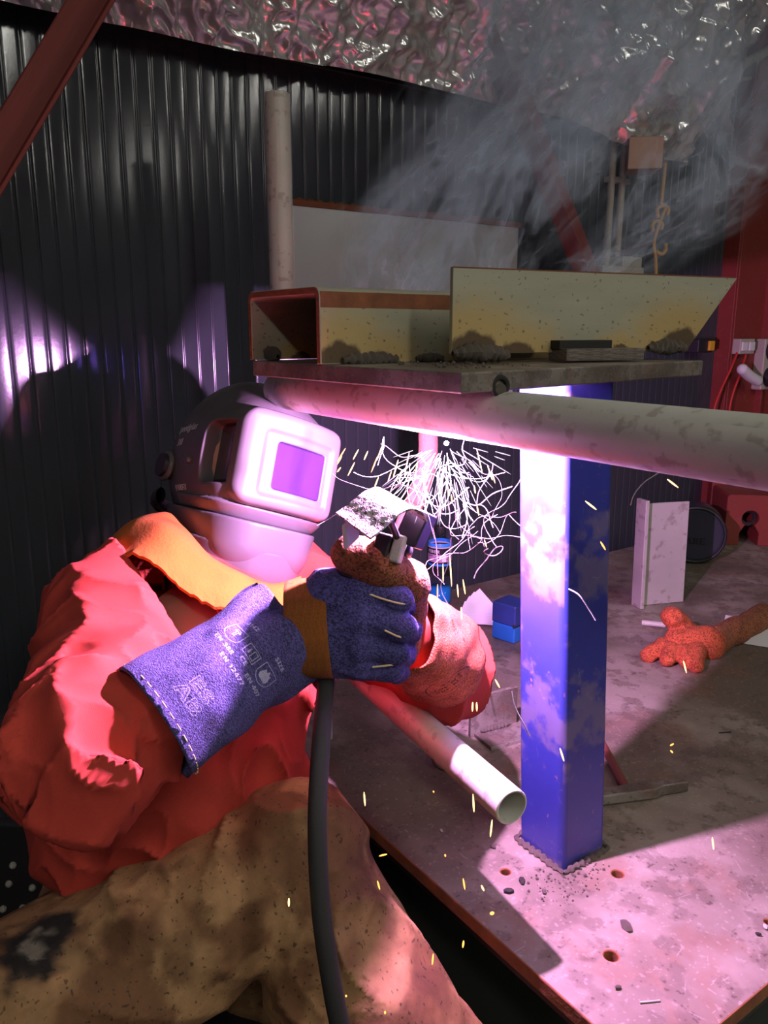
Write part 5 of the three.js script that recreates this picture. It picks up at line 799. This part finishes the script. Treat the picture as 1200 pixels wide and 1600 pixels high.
  // smoke: folded veils that rise behind the plates, spread and drift right
  const veilMap = seed => tex(512, (u, v) => {
    const w1 = fbm(u, v, 4, 4, seed) - 0.5, w2 = fbm(u, v, 5, 4, seed + 20) - 0.5, uu = u + 0.42 * w1, vv = v + 0.3 * w2, wrap = t => t - Math.floor(t);
    const a = fbm(wrap(uu), wrap(vv), 5, 4, seed + 40), ridge = n => Math.pow(clamp(1 - Math.abs(n - 0.5) * 5), 2.5), wisps = ridge(fbm(wrap(uu), wrap(vv), 6, 3, seed + 60)) * 0.6 + 0.5 * ridge(fbm(wrap(uu * 1.0), wrap(vv), 11, 2, seed + 80));
    const eu = Math.min(u, 1 - u), ev = Math.min(v, 1 - v), edge = sstep(0.02, 0.3, eu + 0.12 * w2) * sstep(0.01, 0.16, ev + 0.08 * w1);
    return clamp(edge * (0.32 * sstep(0.38, 0.72, a) + 0.8 * wisps * sstep(0.36, 0.6, a)));
  });
  const smoke = thing('welding_smoke', 'pale blue grey smoke rising behind the steel plates and drifting right', 'smoke'); smoke.userData.kind = 'stuff';
  const veilMats = [501, 611, 721].map(q => phys({ color: rgb(0.7, 0.82, 0.95), roughness: 1, transmission: 0.35, thickness: 0, transparent: true, opacity: 0.34, alphaMap: veilMap(q), side: THREE.DoubleSide }));
  const plumes = [[[[0.755, 1.696, -1.042], [0.876, 1.787, -1.171], [1.015, 1.925, -1.237], [1.16, 2.068, -1.239], [1.276, 2.24, -1.207], [1.387, 2.461, -1.191]], 9, 0.10, 0.34], [[[1.031, 1.727, -0.92], [1.194, 1.811, -0.98], [1.37, 1.904, -1.008], [1.5, 2.013, -1.023], [1.553, 2.176, -1.032], [1.576, 2.426, -1.086]], 6, 0.09, 0.26], [[[0.91, 1.727, -1.005], [1.067, 1.836, -1.113], [1.17, 1.96, -1.139], [1.269, 2.103, -1.11], [1.357, 2.246, -1.088], [1.423, 2.436, -1.096]], 5, 0.07, 0.3]];
  let vi = 0;
  for (const [pts, count, w0, w1] of plumes) { const c = curve(pts); for (let n = 0; n < count; n++, vi++) {
    const NU = 22, NV = 34, pos = [], uv = [], idx = [], off = [(r() - 0.5) * 0.16, (r() - 0.5) * 0.16, (r() - 0.5) * 0.3], ph = 0.6 + (r() - 0.5) * 1.3, flip = r() < 0.5;
    for (let j = 0; j <= NV; j++) for (let i = 0; i <= NU; i++) { const u = i / NU, v = j / NV, q = c.getPoint(v), f = ph + 0.9 * N3(v * 2.5, vi * 3.1, 2), w = lerp(w0, w1, v) * 2 * (u - 0.5), d = 0.07 * N3(u * 2.4 + vi, v * 3.4, vi * 1.7) + 0.02 * N3(u * 7, v * 9, vi);
      pos.push(q.x + off[0] * v + w * Math.cos(f) - d * Math.sin(f), q.y + off[1] * v + 0.05 * N3(u * 3, v * 3, vi + 9), Math.max(-1.78, q.z + off[2] * (0.15 + 0.85 * v) + w * Math.sin(f) * 0.8 + d * Math.cos(f))); uv.push(flip ? 1 - u : u, v); }
    for (let j = 0; j < NV; j++) for (let i = 0; i < NU; i++) { const a = j * (NU + 1) + i; idx.push(a, a + 1, a + NU + 1, a + 1, a + NU + 2, a + NU + 1); }
    const g = new THREE.BufferGeometry(); g.setAttribute('position', new THREE.Float32BufferAttribute(pos, 3)); g.setAttribute('uv', new THREE.Float32BufferAttribute(uv, 2)); g.setIndex(idx); g.computeVertexNormals(); mesh('smoke_veil', g, veilMats[vi % 3], smoke);
  } }
  settle(smoke);
}
renderer.render(scene, camera);
